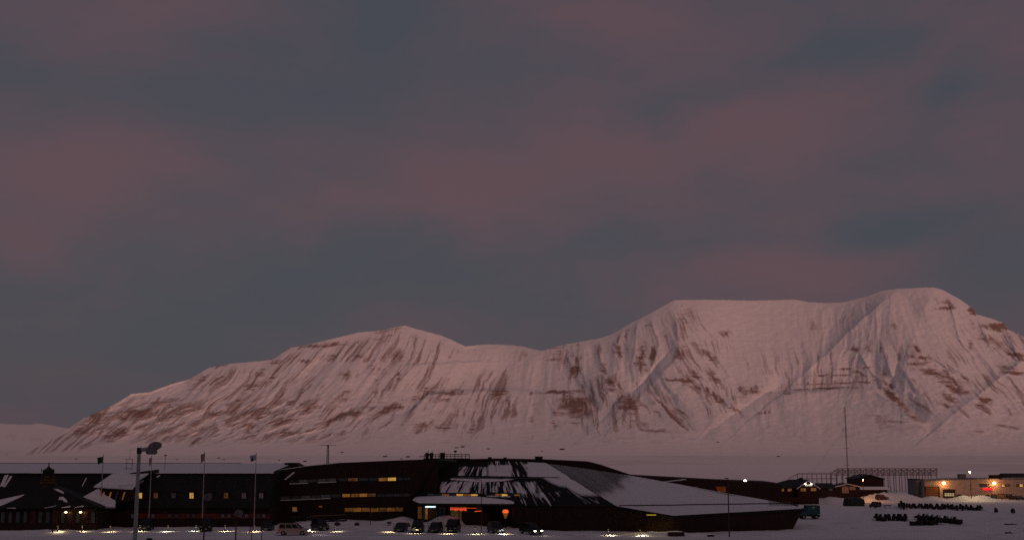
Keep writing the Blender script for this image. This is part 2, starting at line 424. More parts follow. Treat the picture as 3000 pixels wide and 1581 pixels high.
sk = sk + (fbm(PXm / 9, PXm * 0, 3, 21) - .5) * 2.2
PYm = SHORE_PY - TT * (SHORE_PY - sk)
YR = np.interp(PXm, [-500, 100, 600, 1190, 1365, 1480, 1585, 1975, 2200, 2400, 2640, 3000, 3600], [4600, 5000, 5900, 6500, 6900, 7400, 6700, 6000, 6500, 6500, 5900, 5600, 5300])
_k = np.exp(-(np.arange(-260, 261, 4) / 75.0) ** 2 / 2)
def soft(xs, ys):                 # smooth curve through control points, per pixel column
    x_ = np.arange(-1500, 4500, 4.0); y_ = np.convolve(np.interp(x_, xs, ys), _k / _k.sum(), 'same')
    return np.interp(PXm, x_, y_)
YR = soft([-500, 100, 600, 1190, 1365, 1480, 1585, 1975, 2200, 2400, 2640, 3000, 3600], [4700, 5100, 5850, 6250, 6500, 6700, 6400, 6150, 6400, 6350, 6050, 5800, 5500])
ramp = np.power(TT, .60)
sks = soft(sx_, sy_ )
TS = np.maximum(0, (SHORE_PY - PYm) / np.maximum(6.0, SHORE_PY - sks))
ramp = np.where(TS < 1, np.power(TS, .60), 1 + (TS - 1) * .6)
D = SHORE_Y + (YR - SHORE_Y) * ramp

def polydist(px, py, pts):
    """signed distance to a polyline (positive on its right-hand side when walked downwards) and the fraction along it"""
    best = np.full(px.shape, 1e9); sgn = np.zeros_like(px); fr = np.zeros_like(px)
    L = [0]
    for a, b in zip(pts[:-1], pts[1:]): L.append(L[-1] + math.hypot(b[0] - a[0], b[1] - a[1]))
    for i, (a, b) in enumerate(zip(pts[:-1], pts[1:])):
        ux, uy = b[0] - a[0], b[1] - a[1]; ll = math.hypot(ux, uy)
        t = np.clip(((px - a[0]) * ux + (py - a[1]) * uy) / ll ** 2, 0, 1)
        ex = px - a[0] - t * ux; ey = py - a[1] - t * uy
        d = np.hypot(ex, ey); s = np.sign(ux * ey - uy * ex)
        k = d < best
        best = np.where(k, d, best); sgn = np.where(k, -s, sgn); fr = np.where(k, (L[i] + t * ll) / L[-1], fr)
    return best * sgn, fr
wob = (fbm(PXm / 40, PYm / 40, 3, 31) - .5) * 12
QX, QY = PXm + wob, PYm + (fbm(PXm / 35, PYm / 35, 3, 33) - .5) * 8
relief = np.zeros_like(D)          # metres towards the viewer
# spurs: polyline from top to foot, height, width to the left (short = steep shaded face), width to the right
SPURS = [([(2635, 848), (2530, 930), (2440, 1020), (2330, 1115)], 105, 15, 150),
         ([(1975, 882), (1985, 960), (1990, 1040), (1925, 1110), (1850, 1190)], 82, 18, 88),
         ([(1985, 930), (2060, 1040), (2140, 1190)], 33, 36, 33),
         ([(2668, 1000), (2660, 1060), (2650, 1150)], 42, 24, 66),
         ([(2668, 1000), (2770, 1070), (2880, 1140)], 33, 36, 24),
         ([(2950, 960), (2990, 1060), (2900, 1130), (2760, 1240)], 88, 16, 132),
         ([(1187, 955), (1150, 1030), (1105, 1130), (1060, 1190)], 33, 16, 55),
         ([(1080, 985), (1010, 1100), (960, 1180)], 20, 13, 44),
         ([(960, 1000), (880, 1090), (820, 1170)], 20, 13, 44),
         ([(850, 1020), (760, 1110), (690, 1180)], 24, 12, 44),
         ([(700, 1065), (600, 1150), (500, 1210)], 22, 12, 40),
         ([(600, 1085), (480, 1180), (380, 1230)], 22, 11, 37),
         ([(1820, 965), (1800, 1040), (1795, 1120)], 22, 11, 29),
         ([(1880, 930), (1850, 1000), (1830, 1060)], 20, 11, 29),
         ([(1720, 1000), (1700, 1060), (1720, 1120)], 20, 12, 26),
         ([(1840, 1152), (1800, 1200), (1730, 1260)], 61, 16, 66),
         ([(1900, 1152), (1960, 1205), (2012, 1258)], 28, 30, 20),
         ([(1690, 1152), (1735, 1200), (1750, 1235)], 33, 30, 22),
         ([(1235, 1172), (1180, 1215), (1120, 1250)], 28, 11, 55),
         ([(2560, 1137), (2630, 1180), (2700, 1235)], 33, 30, 20),
         ([(1300, 985), (1290, 1040), (1270, 1100)], 16, 18, 33),
         ([(2740, 845), (2700, 920), (2670, 1000)], 28, 24, 66),
         ([(2180, 1125), (2150, 1170), (2090, 1230)], 44, 16, 66)]
for ln in ('1700 1000 1690 1060 1722 1130;1742 1000 1762 1060 1800 1130;1830 962 1800 1020 1826 1100;1870 940 1860 1010 1848 1080;1905 930 1932 1010 1905 1090;1990 905 2062 1010 2150 1110 2222 1162;1985 960 2050 1070 2130 1180;'
           '2000 1020 2042 1100 2104 1192;2500 1012 2545 1080 2602 1142;2580 990 2600 1060 2626 1132;2700 1030 2790 1085 2868 1132;1500 1150 1486 1222;1602 1160 1642 1240;1332 1150 1292 1232;1560 1150 1540 1235;1660 1035 1690 1110;1790 1130 1760 1200;2860 930 2900 1010 2985 1075;2780 870 2800 960 2830 1040;'
           '1130 980 1100 1060 1050 1150;1020 1000 960 1090 905 1170;900 1020 840 1100 760 1190;1230 975 1215 1040 1180 1120;1340 1060 1310 1100 1270 1150').split(';'):
    c_ = [float(v) for v in ln.split()]
    SPURS.append((list(zip(c_[0::2], c_[1::2])), 26, 5, 12))
SPURS += [([(1968, 1015), (1885, 1120), (1740, 1245)], -60, 12, 14), ([(2330, 1105), (2210, 1170), (2060, 1275)], -55, 12, 16), ([(2640, 1010), (2620, 1100), (2600, 1150)], -40, 14, 14)]
for pts, h, wl, wr in SPURS:
    d, fr = polydist(QX, QY, pts)
    w = np.where(d > 0, wr, wl)
    relief += h * np.exp(-np.abs(d) / w) * sstep(-.05, .25, fr) * (1 - .55 * fr) * np.exp(-np.maximum(0, np.abs(d) - 2.5 * w) / w)
# shelves: ground above the line stands further back
SHELVES = [([(1180, 1215), (1225, 1180), (1260, 1152), (1340, 1143), (1420, 1141), (1500, 1137), (1560, 1146), (1690, 1152), (1745, 1200)], 260, 7),
           ([(2260, 1150), (2330, 1146), (2440, 1138), (2560, 1136), (2640, 1185), (2700, 1235)], 240, 7),
           ([(1790, 1200), (1820, 1160), (1850, 1150), (1900, 1152), (1960, 1205), (2010, 1258)], 150, 7),
           ([(960, 1232), (1010, 1210), (1060, 1192), (1130, 1190), (1180, 1188)], 60, 5),
           ([(700, 1212), (760, 1198), (800, 1205), (830, 1235)], 50, 5),
           ([(1180, 1068), (1290, 1062), (1400, 1056)], 60, 4),
           ([(290, 1215), (400, 1200), (470, 1175), (560, 1168)], 70, 5)]
for pts, h, w in SHELVES:
    ax = np.array([p[0] for p in pts]); ay = np.array([p[1] for p in pts])
    ly = np.interp(QX, ax, ay)
    ends = sstep(ax[0] - 30, ax[0] + 40, QX) * sstep(ax[-1] + 30, ax[-1] - 40, QX)
    above = ly - QY
    relief -= h * .5 * ends * (sstep(-w, w, above) - sstep(w, w + 110, above)) * .8
    relief += h * .2 * ends * np.exp(-np.maximum(0, -above) / 60) * (above < 0)
kk = np.interp(PXm, [0, 500, 1000, 1300, 1600, 1700, 1850, 2050, 2250, 2500, 2600, 2700, 2900, 3300], [1.1, 1.0, .75, .45, .1, -.1, -.15, -.6, -.25, .2, -.1, -.5, -.8, -.9])
q = PXm + kk * (PYm - 1000) + (fbm(PXm / 60, PYm / 60, 3, 41) - .5) * 26
env = sstep(0, .3, TT) * sstep(1.02, .85, TT)
bowl = 1 - .82 * np.exp(-((PXm - 2230) / 130) ** 2 - ((PYm - 960) / 110) ** 2)
plain = 1 - .7 * np.exp(-((PXm - 1450) / 130) ** 2 - ((PYm - 1070) / 50) ** 2)
calm = 1 - .75 * np.exp(-((PXm - 2700) / 170) ** 2 - ((PYm - 930) / 110) ** 2) - .8 * np.exp(-((PXm - 2430) / 180) ** 2 - ((PYm - 1195) / 60) ** 2)
env2 = env * bowl * plain * np.clip(calm, .1, 1)
relief += (fbm(q / 85, PYm / 300, 3, 43) - .5) * 110 * env2
rid = 1 - np.abs(2 * fbm(q / 30, PYm / 150, 3, 44) - 1)
relief += (rid - .6) * 26 * env2 * sstep(.1, .5, TT)
relief += (fbm(q / 10, PYm / 70, 3, 45) - .5) * 13 * env2 * sstep(.1, .5, TT)
relief += (fbm(PXm / 26, PYm / 12, 4, 46) - .5) * 20 * sstep(0, .2, TT) * sstep(.75, .3, TT)
relief += (fbm(PXm / 14, PYm / 6, 3, 47) - .5) * 10 * sstep(0, .15, TT)
relief += (fbm(PXm / 46 + 3, (PYm + .36 * PXm) / 9, 5, 59, .58) - .5) * 70 * sstep(180, 300, PXm) * sstep(1180, 900, PXm) * sstep(1150, 1200, PYm) * sstep(1318, 1275, PYm)
D = D - relief * np.clip(1.25 - TT * .25, 0, 1) * sstep(0, .12, TT) * sstep(1.0, .97, TT) - relief * .2 * (TT > .97) * 0
# bare rock, traced patch by patch: (px, py, half length, half height, tilt in degrees, strength)
ROCK = """400 1208 62 12 8 1.1;271 1225 42 22 30 1;244 1259 38 9 30 .9;339 1272 42 10 30 1.1;474 1181 42 10 15 .9;572 1124 34 14 42 .7;528 1212 42 11 20 .7;620 1218 32 8 25 .7;755 1212 38 13 10 .9
728 1249 20 12 0 1.1;576 1293 27 8 20 .7;488 1286 18 9 10 .7;522 1276 16 10 10 .6;640 1070 30 5 12 .9;250 1306 22 5 25 .7;643 1117 32 12 50 .6;745 1117 50 10 45 .8;944 1012 98 5 5 1
812 1059 20 6 0 .8;893 1056 14 6 0 .8;967 1049 20 9 10 .9;1052 1042 25 7 30 .8;1154 1042 34 28 0 .5;1137 975 42 26 10 .6;734 1130 54 13 45 .8;795 1103 54 9 52 .8;1011 1100 20 13 30 .7;1100 1076 27 20 0 .6
1103 1137 42 6 85 .7;1164 1110 32 6 78 .7;1005 1164 38 9 52 .7;754 1205 42 16 5 1;856 1181 13 12 30 .8;903 1198 28 8 20 .9;835 1235 38 6 15 .9;1039 1205 64 10 20 1.1;985 1229 38 6 15 1;1137 1198 48 9 25 1.1
825 1272 44 8 10 .8;985 1269 30 6 5 .7;1242 1157 36 9 35 1;1327 1150 48 6 4 .9;1469 1150 27 15 0 1;1249 1242 42 8 12 .7;1228 1259 27 8 0 .7;1313 1249 38 11 0 .7;1381 1259 32 9 25 .7;1283 1170 34 8 0 .5
1686 1190 46 30 -20 1.25;1627 1198 12 20 0 .6;1627 1148 64 4 3 1.2;1571 1190 16 20 0 .5;1555 1229 13 10 30 .7;1619 1237 9 12 0 .7;1678 1241 27 10 0 .6;1841 1186 30 24 -10 1.05;1857 1241 34 12 -10 .6;1491 1178 5 26 0 .8
1966 1212 64 4 -46 1.1;1921 1206 17 6 -40 .8;2008 1114 23 11 -10 1.2;1965 1112 22 4 0 1;2032 1134 20 6 -15 1.1;1996 1035 22 18 0 .8;2076 1039 34 7 -48 .9;2036 1094 20 8 -40 1;2100 1114 40 9 -50 .9
2108 1170 66 7 -35 1.1;2180 1146 15 18 0 .8;1881 1055 13 36 0 1.05;1913 1043 8 26 -5 1.05;1805 1031 22 8 -62 1;1837 979 9 20 0 .8;1897 951 14 18 0 .5;1682 1090 14 32 -10 1.05;1686 1055 22 7 -60 .9
1638 1050 42 24 0 .55;1774 1082 12 22 0 .8;1786 1118 17 10 -20 1.1;1817 1134 18 4 -42 1;1746 1043 14 13 0 .55;1790 1140 24 4 -8 1;2000 943 18 42 0 .5;2124 975 24 8 0 .7;1917 1261 64 5 -4 .6
2208 1146 20 11 10 1.1;2494 1078 48 3 3 .9;2439 1098 64 3 2 .9;2518 1094 20 6 -20 1.1;2440 1122 110 3 2 .8;2400 1139 120 3 3 .95;2502 1023 18 11 -20 .8;2590 1090 6 14 0 1;2582 1019 5 22 0 .8;2602 1130 25 5 -42 1
2629 1174 66 8 -40 1.1;2677 1222 32 5 -22 .9;2681 1019 15 9 -40 1.1;2697 1047 32 5 -8 1.1;2693 1063 30 4 4 1.1;2737 1090 52 11 -12 1.1;2772 1110 42 13 -18 1.1;2796 1138 42 10 -28 1.1;2788 1166 26 8 -20 .9;2769 1186 27 5 -15 .9
2812 1094 60 5 -35 1;2888 1172 15 7 -10 1.3;2876 1190 19 5 -15 1;2912 955 52 8 0 1.05;2940 955 19 15 0 1.2;2852 911 13 8 -20 1.2;2773 888 32 9 -25 .6;2769 903 32 4 3 .9;2844 1011 7 13 0 .8;2904 999 44 11 -28 .9
2963 1078 32 6 -5 1;2979 1043 38 9 -25 1;2975 1092 38 5 -5 1;2617 955 16 11 0 .6;2311 1146 10 9 0 .9;2621 1235 42 4 -3 .8;2240 1208 20 4 5 .8;2560 1215 40 4 -5 .5;2950 1250 40 4 -8 .6;2860 1262 34 3 -3 .5
1500 1008 34 4 -6 .9;1640 1016 60 6 10 .5;430 1248 30 6 25 .7;600 1255 24 6 20 .6;890 1150 34 8 50 .6;700 1170 44 8 40 .7;2985 970 26 9 -35 1;3020 1010 30 12 -30 1"""
rock = np.zeros_like(D)
qn = fbm(q / 9, PYm / 42, 4, 51, .6)
hn = fbm(PXm / 34, PYm / 4.5, 4, 52, .6)
w2x = (fbm(q / 16, PYm / 30, 4, 57, .6) - .5) * 34; w2y = (fbm(PXm / 22, PYm / 12, 4, 58, .6) - .5) * 22
for ln in ROCK.replace('\n', ';').split(';'):
    x, y, rx, ry, an, st = map(float, ln.split())
    a = math.radians(an); ca, sa = math.cos(a), -math.sin(a)
    f_ = min(1, min(rx, ry) / 9.0)
    ex = (PXm + w2x * f_ - x); ey = (PYm + w2y * f_ - y)
    u = (ex * ca + ey * sa) / (rx * 1.12); v = (-ex * sa + ey * ca) / (ry * 1.25)
    rock = np.maximum(rock, st * np.exp(-(u * u + v * v) * .9))
rk = rock * .76 + (np.maximum(qn, hn * .97) - .56) * 1.7 * sstep(.03, .40, rock)
slopey = sstep(.44, .68, fbm(q / 8, PYm / 80, 5, 53, .62)) * sstep(.36, .58, fbm(PXm / 110, PYm / 60, 3, 54) + .10 * sstep(1300, 1000, PXm)) * sstep(0, .3, TT) * sstep(1.02, .9, TT) * bowl * np.clip(calm, .25, 1)
rk = np.maximum(rk, .60 * slopey)
tl_ = PYm + .36 * PXm
hum = fbm(PXm / 46 + 3, tl_ / 9, 5, 59, .58)
humreg = sstep(180, 300, PXm) * sstep(1180, 900, PXm) * sstep(1150, 1200, PYm + (PXm - 300) * .02) * sstep(1318, 1275, PYm)
rk = np.maximum(rk, sstep(.46, .66, hum) * .62 * humreg)
low = sstep(.55, .7, fbm(PXm / 20, PYm / 4, 4, 55)) * sstep(.03, .1, TT) * sstep(.4, .12, TT)
rk = np.maximum(rk, .30 * low)
Pm = np.zeros(D.shape + (3,))
dxm, ywm, zwm = ray(PXm, PYm)
tt_ = D / ywm
Pm[..., 0] = dxm * tt_; Pm[..., 1] = D; Pm[..., 2] = EYE + zwm * tt_
# far side of the range, out of sight, so that it is a closed hill
back = []
for k in range(1, 7):
    p = Pm[-1].copy(); p[:, 1] += 420 * k; p[:, 0] *= (p[:, 1] / Pm[-1][:, 1])
    p[:, 2] = (Pm[-1][:, 2] + 14) * (1 - (k / 6.0) ** 1.2 * .98) - 16 + 2
    back.append(p)
foot = Pm[0].copy(); foot[:, 1] -= 60; foot[:, 2] -= 6
allP = np.concatenate([foot[None], Pm, np.array(back)], 0)
rk_all = np.concatenate([rk[:1], rk, np.repeat(rk[-1:] * 0 + .3, 6, 0)], 0)
mount_m = mask_mat('snow_and_rock', 'rock', (.84, .83, .84), (.30, .195, .165), .9, .05, .25, .02, .20, .78, .42, .10)
def streaks(m):
    """thin bare streaks that follow the fall line, added to the rock mask"""
    t = m.node_tree
    ad = [n for n in t.nodes if n.type == 'MATH' and n.operation == 'ADD'][0]
    tgt = ad.outputs[0].links[0].to_socket
    at = t.nodes.new('ShaderNodeAttribute'); at.attribute_name = 'fall'
    mp_ = t.nodes.new('ShaderNodeMapping'); mp_.inputs['Scale'].default_value = (.19, .028, 1)
    t.links.new(at.outputs['Vector'], mp_.inputs[0])
    n_ = t.nodes.new('ShaderNodeTexNoise'); n_.inputs['Scale'].default_value = 1.0; n_.inputs['Detail'].default_value = 6; n_.inputs['Roughness'].default_value = .62
    t.links.new(mp_.outputs[0], n_.inputs['Vector'])
    mm = t.nodes.new('ShaderNodeMath'); mm.operation = 'MULTIPLY_ADD'; mm.inputs[1].default_value = 1.25; mm.inputs[2].default_value = -.62
    t.links.new(n_.outputs['Fac'], mm.inputs[0])
    at2 = t.nodes.new('ShaderNodeAttribute'); at2.attribute_name = 'gully'
    m2 = t.nodes.new('ShaderNodeMath'); m2.operation = 'MULTIPLY'; t.links.new(mm.outputs[0], m2.inputs[0]); t.links.new(at2.outputs['Fac'], m2.inputs[1])
    a2 = t.nodes.new('ShaderNodeMath'); a2.operation = 'ADD'
    t.links.new(ad.outputs[0], a2.inputs[0]); t.links.new(m2.outputs[0], a2.inputs[1]); t.links.new(a2.outputs[0], tgt)
streaks(mount_m)
gully = np.interp(PXm, [0, 1100, 1500, 3000], [.95, .9, .5, .5]) * np.clip(.2 + .8 * sstep(.05, .5, rk) + .45 * sstep(.35, .6, fbm(PXm / 90, PYm / 50, 3, 63)), 0, 1) * sstep(.02, .2, TT) * sstep(12, 75, SHORE_PY - PYm) * (.25 + .75 * bowl)
gully = np.concatenate([gully[:1], gully, np.repeat(gully[-1:], 6, 0)], 0)
fallv = np.stack([q, PYm, q * 0], -1); fallv = np.concatenate([fallv[:1], fallv, np.repeat(fallv[-1:], 6, 0)], 0)
mo_ = tag(grid_mesh('mountain', allP, allP.shape[0], allP.shape[1], mount_m, {'rock': rk_all, 'gully': gully}), kind='structure')
fa_ = mo_.data.attributes.new('fall', 'FLOAT_VECTOR', 'POINT'); fa_.data.foreach_set('vector', fallv.reshape(-1).astype(np.float32))

# pale range further down the fjord, and snow hills beyond the frame on the right
def far_range(name, prof, Y0, depth, seed):
    cx_ = np.linspace(prof[0][0], prof[-1][0], 220); tv_ = np.linspace(0, 1, 40)
    T2, C2 = np.meshgrid(tv_, cx_, indexing='ij')
    s2 = np.interp(C2, [p[0] for p in prof], [p[1] for p in prof]) + (fbm(C2 / 12, C2 * 0, 3, seed) - .5) * 4
    y2_ = 1322 - T2 * (1322 - s2)
    d2 = Y0 + depth * T2 ** .7 + (fbm(C2 / 30 + T2 * 2, T2 * 3, 4, seed + 2) - .5) * 700 * T2 * (1 - T2) * 2
    a, b_, c_ = ray(C2, y2_); t2 = d2 / b_
    V = np.stack([a * t2, d2, EYE + c_ * t2], -1)
    bk = V[-1].copy(); bk[:, 1] += 2500; bk[:, 2] = -20
    V = np.concatenate([V, bk[None]], 0)
    rr = sstep(.5, .75, fbm(C2 / 14, T2 * 6, 4, seed + 4)) * .26
    tag(grid_mesh(name, V, 41, 220, mount_m, {'rock': np.concatenate([rr, rr[-1:]], 0)}), kind='structure')
far_range('far_mountain', [(-700, 1215), (-300, 1228), (-60, 1236), (60, 1243), (120, 1240), (190, 1252), (260, 1262), (420, 1300), (560, 1318)], 10500, 4500, 61)

# ------------------------------------------------------------------ surface patches of the folded building (roofs carrying patchy snow)
def curve(pts, n):
    pts = [Vector(p) for p in pts]
    L = [0.0]
    for a, b in zip(pts[:-1], pts[1:]): L.append(L[-1] + (b - a).length)
    o = []
    for i in range(n):
        s = L[-1] * i / (n - 1)
        for k in range(len(pts) - 1):
            if s <= L[k + 1] + 1e-6:
                o.append(pts[k].lerp(pts[k + 1], (s - L[k]) / max(1e-6, L[k + 1] - L[k]))); break
    return np.array([tuple(p) for p in o])
def patch(top, bot, nu, nv):
    a = curve(top, nu); b = curve(bot, nu)
    v = np.linspace(0, 1, nv)[:, None, None]
    return a[None] * (1 - v) + b[None] * v             # [nv, nu, 3], row 0 is the top
def project(V):
    y = V[..., 1] * math.cos(PITCH) + (V[..., 2] - EYE) * math.sin(PITCH)
    z = -V[..., 1] * math.sin(PITCH) + (V[..., 2] - EYE) * math.cos(PITCH)
    return CX + F * V[..., 0] / y, CY - F * z / y
def on_patch(V, px, py):
    x, y = project(V)
    k = np.argmin((x - px) ** 2 + (y - py) ** 2)
    i, j = np.unravel_index(k, x.shape)
    return Vector(V[i, j])
def patch_normal(V):
    du = np.gradient(V, axis=1); dv = np.gradient(V, axis=0)
    n = np.cross(dv, du); n /= np.linalg.norm(n, axis=-1, keepdims=True) + 1e-9
    return n * np.sign(n[..., 2:3] + 1e-9)
roof_m = mask_mat('snow_on_metal_roof', 'snow', (0.013, 0.011, 0.012), SNOW, .8, 2.2, .3, 3, .22, .78, .5, .08)
def patch_object(name, V, snow_a, parent, thick=.12):
    n = patch_normal(V)
    V2 = V + n * (snow_a[..., None] * thick)
    root = parent
    while root.parent: root = root.parent
    ob = grid_mesh(name, V2 - np.array(root.location), V.shape[0], V.shape[1], roof_m, {'snow': snow_a})
    ob.parent = parent
    return ob

def wall_slab(pts, thick=.5):
    return MB().prism([P(*p) if not isinstance(p, Vector) else p for p in pts], (0, thick, 0))

def pane_box(x0, x1, y0, y1, Y, d=.12):
    """box with its front face spanning pixels x0..x1, y0..y1 at depth Y"""
    a, b = P(x0, y1, Y), P(x1, y0, Y)
    return MB().box(((a.x + b.x) / 2, Y + d / 2, (a.z + b.z) / 2), (abs(b.x - a.x), d, abs(b.z - a.z)))

# ================================================================== the copper-clad research centre (folded dark building)
rc = thing('research_centre', 'large dark angular building with folded snow-streaked metal roof behind the parking', 'building', (xat(1600, 205), 205, 0))
# rear block whose top edge is the skyline of the building
sky_pts = [(1240, 1347), (1340, 1346), (1450, 1343.5), (1600, 1346), (1730, 1352), (1760, 1360), (1862, 1394)]
rb = MB().prism([P(x, y, 228) for x, y in sky_pts] + [Vector((xat(1900, 228), 228, -.6)), Vector((xat(1240, 228), 228, -.6))], (0, 16, 0))
B(rb, 'rear_block', timber, rc)
# left facade: three storeys, top edge rising to the right
facpts = [(790, 1540, 213), (800, 1450, 213), (816, 1379.5, 213), (900, 1367, 212), (1000, 1357, 211), (1150, 1350.5, 209), (1283, 1345.5, 208), (1212, 1457, 206.2), (1212, 1535, 206.2)]
def facY(px): return float(np.interp(px, [790, 900, 1000, 1150, 1212, 1283], [213, 212, 211, 209, 208, 208]))
m_ = MB()
fx_ = [790, 816, 860, 900, 950, 1000, 1050, 1100, 1150, 1212, 1283]
ftop = lambda x: float(np.interp(x, [790, 816, 900, 1000, 1150, 1283], [1383, 1379.5, 1367, 1357, 1350.5, 1345.5]))
for a, b in zip(fx_[:-1], fx_[1:]):
    pa, pb = P(a, ftop(a), facY(a)), P(b, ftop(b), facY(b))
    m_.add([pa, pb, Vector((xat(b, facY(b)), facY(b), -.5)), Vector((xat(a, facY(a)), facY(a), -.5))], [(3, 2, 1, 0)])
    m_.add([pa + Vector((0, .6, 0)), pb + Vector((0, .6, 0)), Vector((xat(b, facY(b)), facY(b) + .6, -.5)), Vector((xat(a, facY(a)), facY(a) + .6, -.5))], [(0, 1, 2, 3)])
B(m_, 'facade', timber, rc)
B(MB().add([P(1283, 1345.5, 208), P(1335, 1352, 215), P(1212, 1457, 206.25)], [(0, 1, 2)]).add([P(1283, 1345.5, 208.3), P(1335, 1352, 215.3), P(1212, 1457, 206.6)], [(2, 1, 0)]), 'crease_panel', copper, rc)
rt = [P(*p) for p in facpts[2:7]]
bk_ = [Vector((p.x, 230, p.z - .05)) for p in rt]
mb = MB()
for i in range(len(rt) - 1): mb.add([rt[i], rt[i + 1], bk_[i + 1], bk_[i]], [(0, 1, 2, 3)])
mb.add([rt[-1], P(1335, 1352, 215), Vector((bk_[-1].x + 3, 230, bk_[-1].z)), bk_[-1]], [(0, 1, 2, 3)])
B(mb, 'flat_roof', copper, rc)
pr = MB()
for i in range(len(rt) - 1):
    a, b = rt[i].copy(), rt[i + 1].copy()
    pr.prism([a + Vector((0, -.12, -.02)), b + Vector((0, -.12, -.02)), b + Vector((0, -.12, .16)), a + Vector((0, -.12, .16))], (0, .35, 0))
cop = B(pr, 'coping', copper, rc)
ps = MB()
for i in range(2):
    a, b = rt[i] + Vector((0, -.14, .165)), rt[i + 1] + Vector((0, -.14, .165))
    ps.prism([a, b, b + Vector((0, 0, .1)), a + Vector((0, 0, .1))], (0, .5, 0))
B(ps, 'snow_cap', snow, cop)
mb = MB().prism([P(833, 1355, 222), P(862, 1355, 222), P(886, 1368, 222), P(886, 1376, 222), P(833, 1378, 222)], (0, 5, 0))
B(mb, 'roof_hatch', timber, rc)
# ribbon windows of the facade: (x0, x1, y_top_left, y_top_right, height, number of panes, lit list)
def ribbon(x0, x1, ya, yb, h, n, mats_, snowsill=None):
    for i in range(n):
        a, b = x0 + (x1 - x0) * i / n, x0 + (x1 - x0) * (i + 1) / n - 2.2
        ta, tb = ya + (yb - ya) * i / n, ya + (yb - ya) * (i + 1) / n
        Y1, Y2 = facY(a) - .10, facY(b) - .10
        w = B(MB().prism([P(a - .8, ta - 1, Y1), P(b + .8, tb - 1, Y2), P(b + .8, tb + h + 1, Y2), P(a - .8, ta + h + 1, Y1)], (0, .4, 0)), 'window', trim, rc)
        B(MB().prism([P(a, ta, Y1 - .03), P(b, tb, Y2 - .03), P(b, tb + h, Y2 - .03), P(a, ta + h, Y1 - .03)], (0, .02, 0)), 'pane', mats_[i % len(mats_)], w)
        if snowsill and i in snowsill:
            B(MB().prism([P(a - 1, ta + h + 1, Y1 - .35), P(b + 1, tb + h + 1, Y2 - .35), P(b + 1, tb + h + 2.8, Y2 - .35), P(a - 1, ta + h + 2.8, Y1 - .35)], (0, .3, 0)), 'snow_sill', snow, w)
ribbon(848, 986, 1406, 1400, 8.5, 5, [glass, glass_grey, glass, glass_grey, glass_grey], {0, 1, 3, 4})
ribbon(990, 1110, 1400, 1398.5, 8.5, 4, [glass, lit_d, glass, glass])
ribbon(1110, 1162, 1399, 1397.5, 9, 2, [lit_o, lit_y])
ribbon(1163, 1204, 1398, 1397, 8, 2, [glass, glass])
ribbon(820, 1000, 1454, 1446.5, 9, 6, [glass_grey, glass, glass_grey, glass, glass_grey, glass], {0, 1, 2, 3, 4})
ribbon(1003, 1103, 1446, 1444, 9, 4, [lit_o, lit_o2, lit_o, lit_d])
ribbon(1104, 1204, 1446, 1444.5, 8.5, 4, [glass, glass, glass, glass])
ribbon(1010, 1086, 1487, 1486, 11, 3, [lit_o2, lit_o, lit_o2])
ribbon(1087, 1182, 1487, 1485, 11, 4, [lit_o2, lit_d, lit_o2, lit_d])
ribbon(857, 872, 1484, 1484, 11, 1, [lit_o], {0})
ribbon(934, 946, 1480, 1480, 5, 1, [lit_d])
for quad in ([(860, 1381), (865, 1383), (838, 1404), (832, 1404)], [(809, 1396), (811.5, 1396), (804, 1426), (801, 1426)]):
    B(MB().prism([P(x, y, facY(max(x, 790)) - .02) for x, y in quad], (0, -.1, 0)), 'snow_streak', snow, rc)
# access ramp with handrail in front of the facade
rp_a, rp_b, rp_c = P(852, 1514, 206.5), P(905, 1514, 206.5), P(1015, 1507, 207.0)
mb = MB().prism([Vector((rp_a.x, 206.4, -.3)), Vector((rp_c.x, 206.4, -.3)), Vector((rp_c.x, 206.4, .95)), Vector((rp_b.x, 206.4, .6)), Vector((rp_a.x, 206.4, .55))], (0, 1.6, 0))
ramp_o = B(mb, 'access_ramp', timber, rc)
for i in range(9):
    x = rp_a.x + (rp_c.x - rp_a.x) * i / 8
    z = .55 + .4 * i / 8
    B(MB().bar((x, 206.4, z), (x, 206.4, z + .95), .06), 'baluster', steel_dark, ramp_o)
B(MB().bar((rp_a.x, 206.38, 1.5), (rp_c.x, 206.38, 1.9), .07), 'handrail', mat('lit_tone_rail', (.25, .15, .07), .5, .2, 2), ramp_o)  # light falling on the handrail put into its paler, warmer colour

# steep snow-streaked slope facing the parking
T0, T1 = [P(1335, 1352, 215), P(1470, 1350.5, 215), P(1600, 1357, 215)], [P(1212, 1457, 206.2), P(1400, 1473, 203), P(1500, 1479, 200), P(1640, 1483, 194), P(1806, 1483, 192)]
V1 = patch(T0, T1, 420, 130)
px1, py1 = project(V1)
vv = np.linspace(0, 1, 130)[:, None] * np.ones((1, 420)); uu = np.linspace(0, 1, 420)[None] * np.ones((130, 1))
st1 = .55 * fbm(uu * 46, vv * 2.6, 4, 71, .6) + .45 * fbm(uu * 105, vv * 4.5, 3, 73, .6) + .03; bl1 = fbm(uu * 5 + vv, vv * 3, 3, 72)
s1 = np.zeros_like(uu)
def region(px, py, x0, x1, y0, y1, soft_=8): return sstep(x0 - soft_, x0 + soft_, px) * sstep(x1 + soft_, x1 - soft_, px) * sstep(y0 - soft_ * .6, y0 + soft_ * .6, py) * sstep(y1 + soft_ * .6, y1 - soft_ * .6, py)
def put(w, streak): 
    global s1
    s1 = np.maximum(s1, w * streak)
put(region(px1, py1, 1545, 1680, 1352, 1398, 6), .95)                                     # big white field top right
put(region(px1, py1, 1430, 1500, 1362, 1400), sstep(.30, .52, st1))
put(region(px1, py1, 1340, 1430, 1366, 1396), sstep(.40, .66, st1) * .9)
put(region(px1, py1, 1430, 1560, 1350, 1398), sstep(.55, .66, st1))
